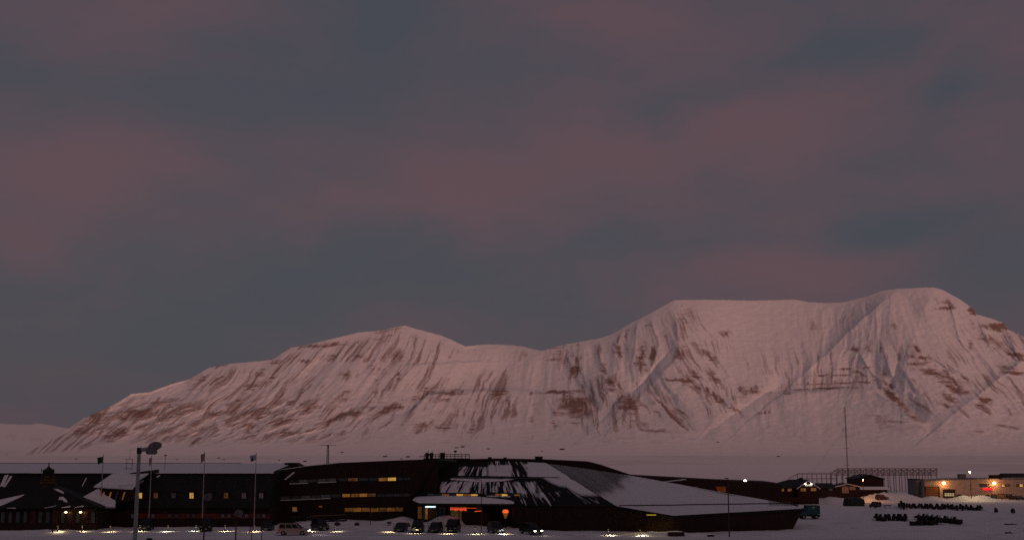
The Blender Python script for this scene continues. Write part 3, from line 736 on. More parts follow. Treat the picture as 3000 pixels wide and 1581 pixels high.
put(region(px1, py1, 1290, 1420, 1410, 1446), sstep(.36, .62, st1) * .95)
put(region(px1, py1, 1400, 1570, 1410, 1448), sstep(.42, .66, st1) * .9)
put(region(px1, py1, 1470, 1640, 1440, 1482), sstep(.5, .7, st1) * .75)
put(region(px1, py1, 1560, 1760, 1420, 1478), sstep(.56, .72, st1) * .5)
ridge_d = (px1 - (1600 + (py1 - 1357) * 1.64))                                            # distance to the fold towards the right roof
put(sstep(-95, -62, ridge_d) * sstep(6, -4, ridge_d) * sstep(1352, 1366, py1) * sstep(1446, 1420, py1 - ridge_d * .12), .95 - .7 * sstep(.45, .35, fbm(uu * 9, vv * 22, 3, 74)) * sstep(-25, -5, ridge_d))
put(sstep(-70, -40, ridge_d) * sstep(2, -6, ridge_d) * sstep(1372, 1390, py1) * sstep(1462, 1440, py1), .95)
s1 = np.clip(s1, 0, 1)
slope = patch_object('streaked_roof', V1, s1, rc)
# standing seams of that slope
for k in range(1, 30):
    j = int(k * 419 / 30)
    a, b = Vector(V1[2, j]), Vector(V1[-2, j]); nn = Vector(patch_normal(V1)[60, j])
    B(MB().bar(a + nn * .03, b + nn * .03, .07), 'seam', copper, slope)
# long slot window high in the slope, with a shelf of snow below it
def slot(x0, x1, ya, yb, h, npan, mats_, snow_h, rightcut=0, depth=.75):
    top = [on_patch(V1, x0, ya), on_patch(V1, x1, yb)]
    Yf = min(top[0].y, top[1].y)
    fr = B(MB().prism([P(x0 - 5, ya - 2, top[0].y - .5), P(x1 + 4, yb - 2, top[1].y - .5), P(x1 + rightcut, yb + 1.5, top[1].y - .5), P(x0 - 3, ya + 1.5, top[0].y - .5)], (0, 1.2, 0)), 'slot_lintel', copper, rc)
    for i in range(npan):
        a, b = x0 + (x1 - x0) * i / npan + .8, x0 + (x1 - x0) * (i + 1) / npan - .8
        ta, tb = ya + (yb - ya) * i / npan, ya + (yb - ya) * (i + 1) / npan
        Y_ = lambda x: top[0].y + (top[1].y - top[0].y) * (x - x0) / (x1 - x0) - .62
        B(MB().prism([P(a, ta + 1.5, Y_(a)), P(b, tb + 1.5, Y_(b)), P(b, tb + h, Y_(b)), P(a, ta + h, Y_(a))], (0, .05, 0)), 'pane', mats_[i % len(mats_)], fr)
    if snow_h:
        n = 46; lo, hi, bk2 = [], [], []
        for i in range(n):
            x = x0 - 6 + (x1 - x0 + 14) * i / (n - 1); t = ya + (yb - ya) * i / (n - 1)
            Yx = top[0].y + (top[1].y - top[0].y) * i / (n - 1)
            wv = 1.6 * (fbm(np.array(x / 16.0), np.array(3.3), 3, 75) - .5) * 2
            lo.append(P(x, t + h + snow_h, Yx - 1.15)); hi.append(P(x, t + h - .5 + wv, Yx - .75)); bk2.append(P(x, t + h - .5 + wv, Yx + .1))
        m_ = MB()
        for i in range(n - 1):
            m_.add([lo[i], lo[i + 1], hi[i + 1], hi[i]], [(0, 1, 2, 3)]); m_.add([hi[i], hi[i + 1], bk2[i + 1], bk2[i]], [(0, 1, 2, 3)])
            m_.add([lo[i], lo[i + 1], lo[i + 1] + Vector((0, 1.4, -.05)), lo[i] + Vector((0, 1.4, -.05))], [(3, 2, 1, 0)])
        B(m_, 'snow_shelf', snow, fr)
    return fr
slot(1326, 1628, 1394, 1398.5, 7, 14, [glass, glass, glass_grey, glass, glass], 8.5, 22)
slot(1252, 1400, 1443.5, 1445, 9, 7, [glass_grey, glass, lit_o, glass, lit_y, lit_o, lit_y], 0)
slot(1432, 1524, 1443, 1445.5, 8.5, 5, [glass, lit_o, lit_y, glass, lit_o], 5, -6)

# right-hand roof, falling from the ridge to the low prow
TR = [P(1600, 1357.5, 215), P(1690, 1368.5, 218), P(1780, 1382, 221), P(1870, 1397.5, 224), P(2000, 1421, 224), P(2120, 1444, 222), P(2240, 1464, 217), P(2312, 1477, 211)]
BR = [P(1806, 1483, 192), P(1830, 1487, 191), P(1900, 1499, 189), P(1972, 1511, 187), P(2100, 1504, 190.5), P(2230, 1497, 194.5), P(2352, 1490, 198)]
V2 = patch(TR, BR, 480, 90)
V2[..., 2] += .35 * np.sin(np.pi * np.linspace(0, 1, 90))[:, None] * np.sin(np.pi * np.linspace(0, 1, 480))[None]
px2, py2 = project(V2)
u2 = np.linspace(0, 1, 480)[None] * np.ones((90, 1)); v2 = np.linspace(0, 1, 90)[:, None] * np.ones((1, 480))
bare = sstep(1890, 1800, px2 + (py2 - 1400) * 1.05 + (fbm(u2 * 20, v2 * 6, 3, 77) - .5) * 70)
bare *= sstep(1462, 1435, py2)
stripe = .5 + .5 * np.sin(np.power(u2, .8) * 2 * math.pi * 62) + .5 * (fbm(u2 * 60, v2 * 1.5, 3, 78) - .5)
s2 = np.clip(1 - bare * (.58 + .26 * (stripe - .5)), 0, 1)
s2 *= 1 - .8 * sstep(4, 0, px2 - (1600 + (py2 - 1357) * 1.64)) * (fbm(u2 * 4, v2 * 40, 2, 79) > .4)
s2 = np.where((py2 > 1490) & (px2 < 1960), s2 * sstep(0, 9, (py2 - 1483) * 0 + (px2 - 1806) * .163 + 1483 + 10 - py2 + 4 * (fbm(u2 * 60, v2 * 4, 3, 80) - .5)), s2)
s2 = np.where((px2 > 2250) & (py2 < 1482), s2 * .75 * (.4 + stripe), s2)
right_roof = patch_object('sloping_roof', V2, s2, rc, .10)
nn2 = patch_normal(V2)
for k in range(2, 60):
    j = int(479 * (k / 60.0) ** 1.25)
    a, b = Vector(V2[0, j]), Vector(V2[-1, j]); nn = Vector(nn2[45, j])
    m_ = MB()
    for t in range(0, 89, 11):
        p0, p1 = Vector(V2[t, j]), Vector(V2[min(89, t + 11), j])
        m_.bar(p0 + nn * .05, p1 + nn * .05, .085)
    B(m_, 'standing_seam', copper, right_roof)
ga = [on_patch(V2, 1815 + i * 49.5, 1483.5 - i * .72) for i in range(11)]
m_ = MB()
for a, b in zip(ga[:-1], ga[1:]): m_.bar(a + Vector((0, -.02, .20)), b + Vector((0, -.02, .20)), .11)
for a in ga: m_.bar(a, a + Vector((0, 0, .25)), .07)
B(m_, 'snow_guard', copper, right_roof)
# walls below
wl = [P(1500, 1480, 200.3), P(1640, 1484, 194.3), P(1806, 1484, 192.3), P(1972, 1512, 187.3), P(2352, 1491, 198.3)]
gl = [Vector((wl[0].x, 200.3, -.5)), Vector((wl[1].x, 194.3, -.5)), Vector((wl[2].x, 192.0, -.5)), Vector((wl[3].x, 188.2, -.5)), P(2318, 1556, 197.0)]
gl[4].z = -.5
for i in range(4):
    B(MB().prism([wl[i], wl[i + 1], gl[i + 1], gl[i]], (0, .5, 0)), 'wall_panel', timber, rc)
e0, e1 = wl[4], P(2312, 1478, 211)
B(MB().add([e0, e1, Vector((e1.x - 3, 212, -.5)), gl[4]], [(0, 1, 2, 3)]).add([e0 + Vector((-.4, .4, 0)), e1 + Vector((-.4, .4, 0)), Vector((e1.x - 3.4, 212.4, -.5)), gl[4] + Vector((-.4, .4, 0))], [(3, 2, 1, 0)]), 'end_wall', timber, rc)
B(MB().prism([P(2300, 1477, 212), P(1870, 1399, 226), Vector((xat(1870, 226), 226, -.5)), Vector((xat(2300, 212), 212, -.5))], (0, .5, 0)), 'back_wall', timber, rc)
# eave boards
for i in range(2, 4):
    a, b = wl[i] + Vector((0, -.22, .02)), wl[i + 1] + Vector((0, -.22, .02))
    B(MB().prism([a, b, b + Vector((0, 0, -.28)), a + Vector((0, 0, -.28))], (0, .15, 0)), 'eave_board', copper, rc)
# soffit lamp washing the wall near the low eave
sl_p = P(1908, 1507, 187.4)
sof = B(MB().box(sl_p, (1.5, .25, .12)), 'soffit_lamp', mat('yellow_wall_lamp', (.6, .5, .1), .5, .1, 2, emit=(.95, .72, .08), estr=.35), rc)
L_ = bpy.data.lights.new('soffit_light', 'AREA'); L_.energy = 55; L_.color = (1, .75, .15); L_.size = 1.4
lo_ = bpy.data.objects.new('soffit_light', L_); COL.objects.link(lo_); lo_.parent = rc
lo_.location = Vector((sl_p.x, sl_p.y - .35, sl_p.z - .1)) - rc.location; lo_.rotation_euler = (math.radians(-28), 0, 0)
# entrance under a snow-covered canopy
c0, c1, c2, c3 = P(1208, 1466, 202.5), P(1228, 1475, 200.5), P(1505, 1477, 199.5), P(1515, 1463, 203.5)
ct = [P(1208, 1464, 202.5), P(1228, 1473, 200.5), P(1505, 1475, 199.5), P(1512, 1462, 203.5), P(1400, 1455, 205.6), P(1300, 1453, 206.4), P(1215, 1457, 206.5)]
can = B(MB().prism([p + Vector((0, 0, -.02)) for p in ct], (0, 0, -.32)), 'canopy', copper, rc)
cen = sum(ct, Vector()) / len(ct)
m_ = MB(); n = len(ct)
for k, (sc_, up) in enumerate(((1.0, .01), (.985, .16), (.9, .24), (.4, .30))):
    m_.v += [cen + Vector(((p.x - cen.x) * sc_, (p.y - cen.y) * sc_, (p.z - cen.z) * sc_ + up)) for p in ct]
for k in range(3): m_.f += [[k * n + i, k * n + (i + 1) % n, (k + 1) * n + (i + 1) % n, (k + 1) * n + i] for i in range(n)]
m_.f += [list(range(3 * n, 4 * n))]
B(m_, 'canopy_snow', snow, can, smooth=True)
ent = B(MB().prism([P(1212, 1474, 205.6), P(1500, 1478, 204.6), Vector((xat(1500, 204.6), 204.6, -.4)), Vector((xat(1212, 205.6), 205.6, -.4))], (0, .3, 0)), 'entrance_wall', timber, rc)
for (a, b, m_) in ((1224, 1236, lit_d), (1238, 1243, glass_grey), (1282, 1294, glass), (1296, 1306, glass), (1320, 1344, mat('greenish_lit_glass', (.1, .12, .05), .4, .6, 1, emit=(.2, .15, .04), estr=.16)), (1346, 1366, lit_d), (1396, 1416, glass), (1420, 1440, glass), (1444, 1470, glass)):
    f_ = B(pane_box(a - 1, b + 1, 1481, 1521, 205.0, .35), 'glazed_bay', trim, rc)
    B(pane_box(a, b, 1483, 1519, 204.9, .05), 'pane', m_, f_)
door_f = B(pane_box(1243, 1281, 1480, 1522, 204.8, .3), 'door', trim, rc)
B(pane_box(1246, 1253, 1486, 1520, 204.7, .05), 'glowing_jamb', lit_o, door_f)  # orange light on the left jamb put in as its own glow
B(pane_box(1254, 1276, 1487, 1520, 204.72, .05), 'leaf', mat('lit_vestibule', (.012, .007, .005), .5, .8, 1.2, emit=(.03, .010, .004), estr=.4), door_f)
B(pane_box(1246, 1276, 1481.5, 1485, 204.5, .1), 'tube_lamp', lit_w, door_f)
B(pane_box(1278, 1280, 1484, 1521, 204.6, .12), 'frame', steel, door_f)
B(pane_box(1243, 1245.4, 1484, 1521, 204.6, .12), 'frame', steel, door_f)
# red light string hung under the canopy edge
m_ = MB(); prev = None
for i in range(34):
    x = 1319 + i * 1.45; y = 1487 + (4.5 + 3.5 * R.random()) * (i % 2) + R.random() * 1.5
    q_ = P(x, y, 202.2)
    if prev is not None: m_.tube(prev, q_, .032, None, 5)
    prev = q_
B(m_, 'light_string', red_neon, can)
B(MB().tube(P(1319, 1486, 202.2), P(1396, 1487.5, 202.0), .03, None, 5), 'light_cable', red_neon, can)
B(MB().tube(P(1390, 1497, 202.2), P(1412, 1495, 202.0), .05, None, 5), 'light_string', orange_glow, can)
# dark drum-shaped vestibule and a lantern column right of the entrance
dc = P(1395, 1530, 203.2)
B(MB().lathe((dc.x, 203.6, -.4), [(2.3, 0), (2.45, 1.2), (2.6, 2.4), (2.55, 2.9), (2.3, 3.05)], 24), 'vestibule_drum', timber, rc, smooth=True)
lc = P(1481, 1500, 200.2)
colm = B(MB().lathe((lc.x, 200.2, -.4), [(.16, 0), (.14, 1.5), (.2, 2.0)], 10), 'column', timber, rc)
B(MB().lathe((lc.x, 200.2, 1.62), [(.14, 0), (.42, .75), (.46, 1.15), (.36, 1.35)], 12), 'lantern_shade', mat('amber_shade', (.2, .07, .02), .5, .5, 2, emit=(.32, .10, .02), estr=.5), colm)
B(MB().lathe((lc.x, 200.2, 2.55), [(.5, 0), (.52, .3), (.34, .55)], 12), 'lantern_glow', orange_glow, colm)
# low wing running off to the right behind, and its snow strip
wing = [P(1850, 1392, 246), P(2000, 1400, 250), P(2130, 1407, 254), P(2270, 1412, 258), P(2290, 1418, 258), Vector((xat(2290, 258), 258, -1.5)), Vector((xat(1850, 246), 246, -1.5))]
wg = B(MB().prism(wing, (0, 14, 0)), 'low_wing', timber, rc)
B(MB().prism([P(1922, 1413.5, 244), P(2012, 1404, 246), P(2000, 1403, 248), P(1990, 1405, 248)], (0, .2, .08)), 'snow_strip', snow, wg)
B(pane_box(2068, 2126, 1424, 1440, 253.0, .1), 'glowing_panel', mat('dull_red_glow', (.1, .03, .01), .6, .8, .35, emit=(.13, .022, .004), estr=.7), wg)
B(pane_box(2036, 2044, 1424, 1432, 251.2, .1), 'glowing_panel', lit_d, wg)
# vents on the roof
for (a, b, y0, y1, Y) in ((1568, 1590, 1336, 1346, 226), (1430, 1440, 1338, 1347, 226), (1476, 1484, 1339, 1346, 226)):
    v_ = B(pane_box(a, b, y0 + 2, y1, Y, 1.4), 'roof_vent', copper, rc)
    B(pane_box(a - 1.2, b + 1.2, y0, y0 + 2, Y - .1, 1.6), 'vent_cap', copper, v_)
# plant deck on the roof: railing, cabinets, masts
deck = B(MB().prism([P(1240, 1342, 222), P(1376, 1342, 222), P(1376, 1348, 222), P(1240, 1348, 222)], (0, 5, 0)), 'roof_deck', copper, rc)
for i in range(13):
    x = 1243 + i * 11
    B(MB().bar(P(x, 1343, 221.9), P(x, 1329, 221.9), .07), 'rail_post', steel_dark, deck)
for y in (1330, 1334.5):
    B(MB().bar(P(1228 if y > 1331 else 1243, y + (2 if y > 1331 else 0), 221.9), P(1376, y - .5, 221.9), .08), 'rail', steel_dark, deck)
cb = thing('rooftop_cabinet', 'small black cabinet standing inside the railing on top of the angular building', 'cabinet', P(1296, 1344, 223.2))
B(pane_box(1289, 1303, 1326, 1344, 223.2, 1.0), 'housing', copper, cb); B(pane_box(1288, 1304, 1325, 1326.3, 223.1, 1.2), 'lid', copper, cb)
for k, (x, y) in enumerate(((1251, 1325), (1264, 1326.5))):
    d_ = thing('roof_ventilator', ['left of two pale cowled ventilators beside the rooftop railing', 'right of two pale cowled ventilators beside the rooftop railing'][k], 'ventilator', P(x, 1344, 223), group='rooftop ventilators')
    B(MB().lathe(P(x, 1344, 223), [(.32, 0), (.32, .6), (.42, .7), (.42, 1.0), (.2, 1.25)], 10), 'cowl', steel_dark, d_)
    B(MB().tube(P(x, 1344, 223) + Vector((.25, 0, .2)), P(x, 1344, 223) + Vector((.25, 0, 1.7)), .04), 'flue', steel_dark, d_)
for k, (x, yt, hd) in enumerate(((1285, 1312, 0), (1334, 1323, 1), (1350, 1318, 0), (1302, 1316, 0))):
    d_ = thing('whip_antenna', ['thin whip antenna left of the rooftop cabinet', 'short mast with dish head on the roof deck', 'thin whip antenna at right part of the roof railing', 'thin whip antenna just behind the rooftop cabinet'][k], 'antenna', P(x, 1344, 222.8), group='rooftop antennas')
    B(MB().tube(P(x, 1344, 222.8), P(x, yt, 222.8), .05 if hd else .03, .03 if hd else .012, 6), 'rod', steel_dark, d_)
    if hd: B(MB().lathe(P(x, yt, 222.8), [(.06, -.1), (.32, .05), (.36, .2), (.1, .3)], 10), 'dish', steel_dark, d_)

# ================================================================== long building on the left
lb = thing('long_building', 'long dark building with snowy flat roof and a row of small upper windows', 'building', (xat(400, 205), 205, 0))
Yb, z0, z1, z2, z3 = 203.0, -.5, zat(1487, 202.5), zat(1385, 207), zat(1358.5, 226)
XL, XR = xat(-220, 205), xat(803, 207)
def xprof(prof, xl=XL, xr=XR): return MB().prism([Vector((xl, y, z)) for y, z in prof], (xr - xl, 0, 0))
B(xprof([(Yb, z0), (Yb, z1), (Yb + 22, z1), (Yb + 22, z0)]), 'ground_floor', timber, lb)
man = B(xprof([(Yb - .6, z1 + .003), (Yb - .6, z1 + .2), (207, z2), (226, z3 - .05), (240, z3 - 1), (240, z1 + .003)]), 'mansard_roof', copper, lb)
# snow lying on the flat upper roof, slightly uneven
nx, ny = 260, 14
xs_ = np.linspace(XL, xat(818, 214), nx); ts_ = np.linspace(0, 1, ny)
T_, X_ = np.meshgrid(ts_, xs_, indexing='ij')
Vr = np.stack([X_, 207.05 + (225.8 - 207.05) * T_, z2 + (z3 - .05 - z2) * T_ + .22 + .08 * (fbm(X_ / 4, T_ * 4, 3, 91) - .5)], -1)
Vr[0, :, 2] = z2 + .02; Vr[0, :, 1] = 206.95
ro = grid_mesh('snow_layer', Vr - np.array(lb.location), ny, nx, snow); ro.parent = lb
B(xprof([(206.6, z2 - .18), (206.6, z2 - .02), (206.93, z2 - .02), (206.93, z2 - .18)]), 'gutter', copper, lb)
B(xprof([(206.5, z2 - .02), (206.5, z2 + .06), (206.9, z2 + .06), (206.9, z2 - .02)], xat(90, 207), xat(800, 207)), 'gutter_snow', snow, lb)
B(xprof([(226, z3 - .3), (226, z3 + .25), (226.4, z3 + .25), (226.4, z3 - .3)], XL, xat(700, 226)), 'parapet', copper, lb)
# upper windows in the steep roof
red_frame = mat('red_window_frame', (.10, .02, .014), .7, .2, 3)
for x, m_ in ((410, lit_y), (456, lit_d), (508, glass_grey), (561, lit_y), (614, glass), (662, lit_d), (714, mat('pale_blind_window', (.32, .32, .35), .4, .25, 1.5)), (765, MATS['pale_blind_window'])):
    w = B(pane_box(x - 8, x + 8, 1440, 1464, 203.6, 2.2), 'window', red_frame, lb)
    B(pane_box(x - 6, x + 6, 1442.5, 1461.5, 203.55, .05), 'pane', m_, w)
    B(pane_box(x - .6, x + .6, 1442.5, 1461.5, 203.5, .05), 'glazing_bar', red_frame, w)
    B(pane_box(x - 9, x + 9, 1438.6, 1440, 203.3, 2.4), 'head_board', copper, w)
# red band with ground floor windows
strip = B(pane_box(382, 790, 1502, 1518, Yb - .12, .2), 'red_band', red_panel, lb)
for x in (388, 448, 497, 516, 549, 567, 653, 671, 704, 722, 756, 773):
    w = B(pane_box(x - 6, x + 6, 1503, 1517, Yb - .2, .1), 'window', trim, lb)
    B(pane_box(x - 4.6, x + 4.6, 1504.5, 1515.5, Yb - .24, .05), 'pane', glass_grey if x % 3 else glass, w)
B(pane_box(430, 790, 1499, 1501.5, Yb - .3, .4), 'band_ledge', copper, lb)
# snow streaks left on the steep roof at the far left
def mans(px, py):
    for Y in np.arange(202.4, 207.2, .02):
        p = P(px, py, Y)
        if p.z <= z1 + .2 + (z2 - z1 - .2) * (Y - (Yb - .6)) / (207 - Yb + .6): return p
    return p
for quad in ([(14, 1392), (26, 1390), (10, 1424), (0, 1425)], [(30, 1394), (37, 1394), (16, 1426), (10, 1426)], [(252, 1400), (255, 1400), (242, 1424), (240, 1424)], [(468, 1391), (470, 1394), (461, 1398), (457, 1397)], [(420, 1405), (421, 1409), (404, 1420), (402, 1418)]):
    B(MB().prism([mans(*p) + Vector((0, -.03, .02)) for p in quad], (0, -.06, .05)), 'snow_patch', snow, lb)
# projecting bay with snow-covered folded roofs and raking glazing
bay = B(MB().prism([P(268, 1426, 200), P(390, 1430, 200), P(378, 1468, 200), P(300, 1480, 200), P(285, 1445, 200)], (0, 6, 0)), 'bay', timber, lb)
B(MB().prism([P(274, 1424, 199.5), P(330, 1386, 206.5), P(438, 1384, 206.5), P(412, 1400, 203), P(396, 1420, 200.5), P(388, 1430, 199.5)], (0, .1, -.2)), 'bay_roof', snow, bay)
B(MB().prism([P(378, 1385, 205.9), P(462, 1374, 206.6), P(462, 1384, 206.6), P(440, 1388, 206.0)], (0, .8, 0)), 'bay_ridge', copper, bay)
B(MB().prism([P(238, 1457, 198.5), P(289, 1429, 200), P(300, 1444, 199.8), P(338, 1465, 199.4), P(336, 1483, 198.4), P(283, 1483, 198.2)], (0, .3, -.25)), 'porch_roof', snow, bay)
B(MB().bar(P(345, 1420, 199.2), P(392, 1416, 200.2), .3), 'snow_ledge', snow, bay)
for x in (301, 321, 341, 361):
    f_ = B(MB().prism([P(x, 1437, 199.9), P(x + 9, 1437, 199.9), P(x + 1, 1466, 199.6), P(x - 8, 1466, 199.6)], (0, .15, 0)), 'raking_window', trim, bay)
    B(MB().prism([P(x + 2, 1440, 199.85), P(x + 6.5, 1440, 199.85), P(x - 1, 1463, 199.55), P(x - 5, 1463, 199.55)], (0, .05, 0)), 'pane', lit_o if x != 341 else glass, f_)
B(pane_box(206, 217, 1442, 1446, 203.2, .1), 'lit_hatch', lit_d, lb)
# ================================================================== pavilion with pyramid roof and louvred lantern
pv = thing('pavilion', 'dark pavilion with pyramid roof topped by a tiered louvred lantern', 'pavilion', (xat(120, 199), 199, 0))
zc, ze = zat(1420, 199.5), zat(1489, 194.5)
apx = P(140, 1418, 199.5)
ev = [P(-70, 1490, 194.2), P(296, 1486, 194.6), Vector((xat(296, 194.6) - .6, 205, ze)), Vector((xat(-70, 194.2) - 1, 205, ze))]
tp = [apx + Vector((sx * .95, sy * .9, 0)) for sx, sy in ((-1, -1), (1, -1), (1, 1), (-1, 1))]
m_ = MB().add(ev + tp, [(0, 1, 5, 4), (1, 2, 6, 5), (2, 3, 7, 6), (3, 0, 4, 7), (4, 5, 6, 7), (3, 2, 1, 0)])
pvr = B(m_, 'pyramid_roof', copper, pv)
fn = (ev[1] - ev[0]).cross(tp[0] - ev[0]).normalized(); fn = fn if fn.y < 0 else -fn
def onroof(px, py):
    dx, yw, zw = ray(px, py); d = Vector((float(dx), float(yw), float(zw))); o_ = Vector((0, 0, EYE))
    return o_ + d * ((ev[0] - o_).dot(fn) / d.dot(fn))
for quad in ([(-30, 1470), (72, 1448), (60, 1456), (10, 1478), (-20, 1489)], [(157, 1431), (172, 1433), (188, 1442), (186, 1446), (165, 1437)], [(174, 1456), (186, 1455), (196, 1465), (198, 1472), (188, 1469), (182, 1463), (172, 1464)], [(130, 1488), (166, 1480), (160, 1483)], [(180, 1487), (205, 1481), (208, 1484)], [(218, 1486), (244, 1480), (246, 1483)], [(20, 1488), (46, 1487), (46, 1489)]):
    B(MB().prism([onroof(*p) + fn * .02 for p in quad], fn * .08), 'snow_patch', snow, pvr)
lz = zat(1425, 199.0)
hs = .43
lan = B(MB().box((apx.x, 199.5, lz + 1.4), (1.5, 1.3, 3.0)), 'lantern_core', timber, pv)
louv = mat('ochre_louvre', (.075, .05, .012), .7, .4, 2)
for k in range(5):
    w = 2.45 - k * .2
    B(MB().lathe((apx.x, 199.5, lz + .0 + k * .52), [(w * .68, 0), (w * .68, .06), (w * .52, .38), (w * .45, .40)], 4), 'louvre', louv if k < 4 else copper, lan)
B(MB().lathe((apx.x, 199.5, lz + 2.6), [(1.1, 0), (.5, .5), (.12, .8), (.08, 1.5)], 8), 'lantern_cap', copper, lan)
for sx in (-1, 1):
    B(MB().tube((apx.x + sx * 1.0, 199.0, lz + 2.5), (apx.x + sx * 1.0, 199.0, lz + 3.1), .08, .05, 6), 'finial', copper, lan)
xl, xr = xat(-60, 194.8), xat(286, 195.2)
wallp = B(MB().prism([Vector((xl, 195.2, -.5)), Vector((xr, 195.2, -.5)), Vector((xr, 195.2, ze - .02)), Vector((xl, 195.2, ze - .02))], (0, 9, 0)), 'wall', timber, pv)
for i, x in enumerate(range(8, 286, 22)):
    red = i in (4, 7, 9, 11)
    f_ = B(pane_box(x - 8, x + 8, 1496, 1532, 195.1, .15), 'panel_bay', red_frame if red else trim, pv)
    B(pane_box(x - 6, x + 6, 1499, 1530, 195.05, .05), 'pane', mat('brownish_glass', (.035, .018, .013), .3, .7, 1.2) if red else glass, f_)
for x in (193, 236):
    lp = P(x, 1499, 194.3)
    b_ = B(MB().ball(lp, .16, 8, 6, (1.5, 1, .8)), 'wall_lamp', lamp_w, pv)
    B(MB().bar(lp + Vector((0, .2, .12)), lp + Vector((0, .9, .12)), .08), 'bracket', trim, b_)
    L_ = bpy.data.lights.new('wall_lamp_light', 'POINT'); L_.energy = 9; L_.color = (1, .6, .25); L_.shadow_soft_size = .15
    lo_ = bpy.data.objects.new('wall_lamp_light', L_); COL.objects.link(lo_); lo_.parent = pv; lo_.location = lp + Vector((0, -.3, -.15)) - pv.location

# ================================================================== vehicles
def car(name, label, cat, px, py, heading, L, W, H, paint, style='suv', lights=False, tails=False, group=None, Y=None, spot=0):
    base = ground_hit(px, py) if Y is None else Vector((xat(px, Y), Y, gz(xat(px, Y), Y)))
    t = thing(name, label, cat, base, math.radians(heading), group)
    hw = W / 2; wr = .36 if H > 1.6 else .31; zb = wr * .75; belt = H * (.55 if style != 'van' else .52)
    hood = {'suv': .56, 'sedan': .56, 'van': .38}[style]     # front end of the cabin, fraction of the half length
    def hull(prof):
        m_ = MB(); n = len(prof)
        for yy, ins in ((-hw, .05), (-hw + .09, 0), (hw - .09, 0), (hw, .05)):
            cx_ = 0; cz_ = (zb + belt) / 2
            m_.v += [Vector((x * (1 - ins * .4), yy, cz_ + (z - cz_) * (1 - ins * 1.6))) for x, z in prof]
        for k in range(3): m_.f += [[k * n + i, k * n + (i + 1) % n, (k + 1) * n + (i + 1) % n, (k + 1) * n + i] for i in range(n)]
        m_.f += [list(range(n - 1, -1, -1)), list(range(3 * n, 4 * n))]
        return m_
    h = L / 2
    nose = belt - (.16 if style != 'van' else .08)
    body = hull([(-h, zb + .05), (h - .08, zb), (h, zb + .25), (h - .03, nose - .12), (h - .2, nose), (h * hood, belt), (-h + .06, belt), (-h, belt - .2)]).build('body', paint, t, smooth=False)
    rf = {'suv': (.50, .16, -.97, -.88), 'sedan': (.46, .10, -.86, -.52), 'van': (.60, .26, -.98, -.95)}[style]
    x1, x2, x3, x4 = h * rf[0] + .15, h * rf[1], h * rf[2], h * rf[3]
    ti = .12
    lo = [(x1, hw - .07), (x3, hw - .07), (x3, -hw + .07), (x1, -hw + .07)]
    hi = [(x2, hw - .07 - ti), (x4, hw - .07 - ti), (x4, -hw + .07 + ti), (x2, -hw + .07 + ti)]
    cab = MB().add([Vector((x, y, belt - .01)) for x, y in lo] + [Vector((x, y, H)) for x, y in hi], [(0, 1, 5, 4), (1, 2, 6, 5), (2, 3, 7, 6), (3, 0, 4, 7), (4, 5, 6, 7)]).build('cabin', paint, t)
    V_ = [Vector((x, y, belt - .01)) for x, y in lo] + [Vector((x, y, H)) for x, y in hi]
    def pane_on(a, b, c, d, f0, f1, g0, g1):
        def pt(u, v): return a.lerp(b, u).lerp(d.lerp(c, u), v)
        q_ = [pt(f0, g0), pt(f1, g0), pt(f1, g1), pt(f0, g1)]
        n_ = (q_[1] - q_[0]).cross(q_[3] - q_[0]).normalized()
        ce = sum(V_, Vector()) / 8
        if n_.dot(q_[0] - ce) < 0: n_ = -n_
        MB().prism([p + n_ * .012 for p in q_], n_ * .012).build('window', car_glass, t)
    for (a, b, c, d) in ((0, 1, 5, 4), (2, 3, 7, 6)):
        for f0, f1 in ((.06, .34), (.38, .64), (.68, .94)): pane_on(V_[a], V_[b], V_[c], V_[d], f0, f1, .12, .86)
    pane_on(V_[3], V_[0], V_[4], V_[7], .06, .94, .1, .9)
    pane_on(V_[1], V_[2], V_[6], V_[5], .08, .92, .15, .85)
    for sx in (.62, -.60):
        for sy in (1, -1):
            w = MB().tube((h * sx, sy * (hw - .2), wr), (h * sx, sy * (hw + .02), wr), wr, None, 14).build('wheel', rubber, t)
            MB().tube((h * sx, sy * (hw + .02), wr), (h * sx, sy * (hw + .035), wr), wr * .55, wr * .5, 10).build('rim', steel, w)
    for sy in (1, -1):
        MB().box((h - .01, sy * (hw - .3), nose - .17), (.08, .34, .17)).build('headlight', headlit if lights else head_off, t)
        MB().box((-h + .01, sy * (hw - .17), belt - .3), (.06, .16, .3)).build('tail_light', tail_lit if tails else tail_off, t)
        MB().box((x1 - .1, sy * (hw + .08), belt + .08), (.14, .2, .16)).build('mirror', black_paint, t)
    MB().box((h + .02, 0, zb + .16), (.14, W * .92, .2)).build('bumper', black_paint, t)
    MB().box((-h - .02, 0, zb + .16), (.14, W * .92, .2)).build('bumper', black_paint, t)
    MB().box((h + .0, 0, nose - .18), (.05, W * .42, .16)).build('grille', black_paint, t)
    MB().box((h + .10, 0, zb + .2), (.02, .5, .11)).build('number_plate', mat('plate', (.6, .6, .55), .5, .05, 3), t)
    if style == 'suv':
        for sy in (1, -1): MB().bar((x2 - .2, sy * (hw - .32), H + .04), (x4 + .2, sy * (hw - .32), H + .04), .05).build('roof_rail', black_paint, t)
    if spot:
        L_ = bpy.data.lights.new('headlight_beam', 'SPOT'); L_.energy = spot; L_.color = (1, .9, .68); L_.spot_size = math.radians(60); L_.spot_blend = .6; L_.shadow_soft_size = .1
        o_ = bpy.data.objects.new('headlight_beam', L_); COL.objects.link(o_); o_.parent = t; o_.location = (h + .15, 0, nose - .15)
        o_.rotation_euler = Vector((-1, 0, .22)).to_track_quat('Z', 'Y').to_euler()
    return t
car_glass = mat('car_glass', (.012, .013, .016), .25, .3, 2, spec=.3)
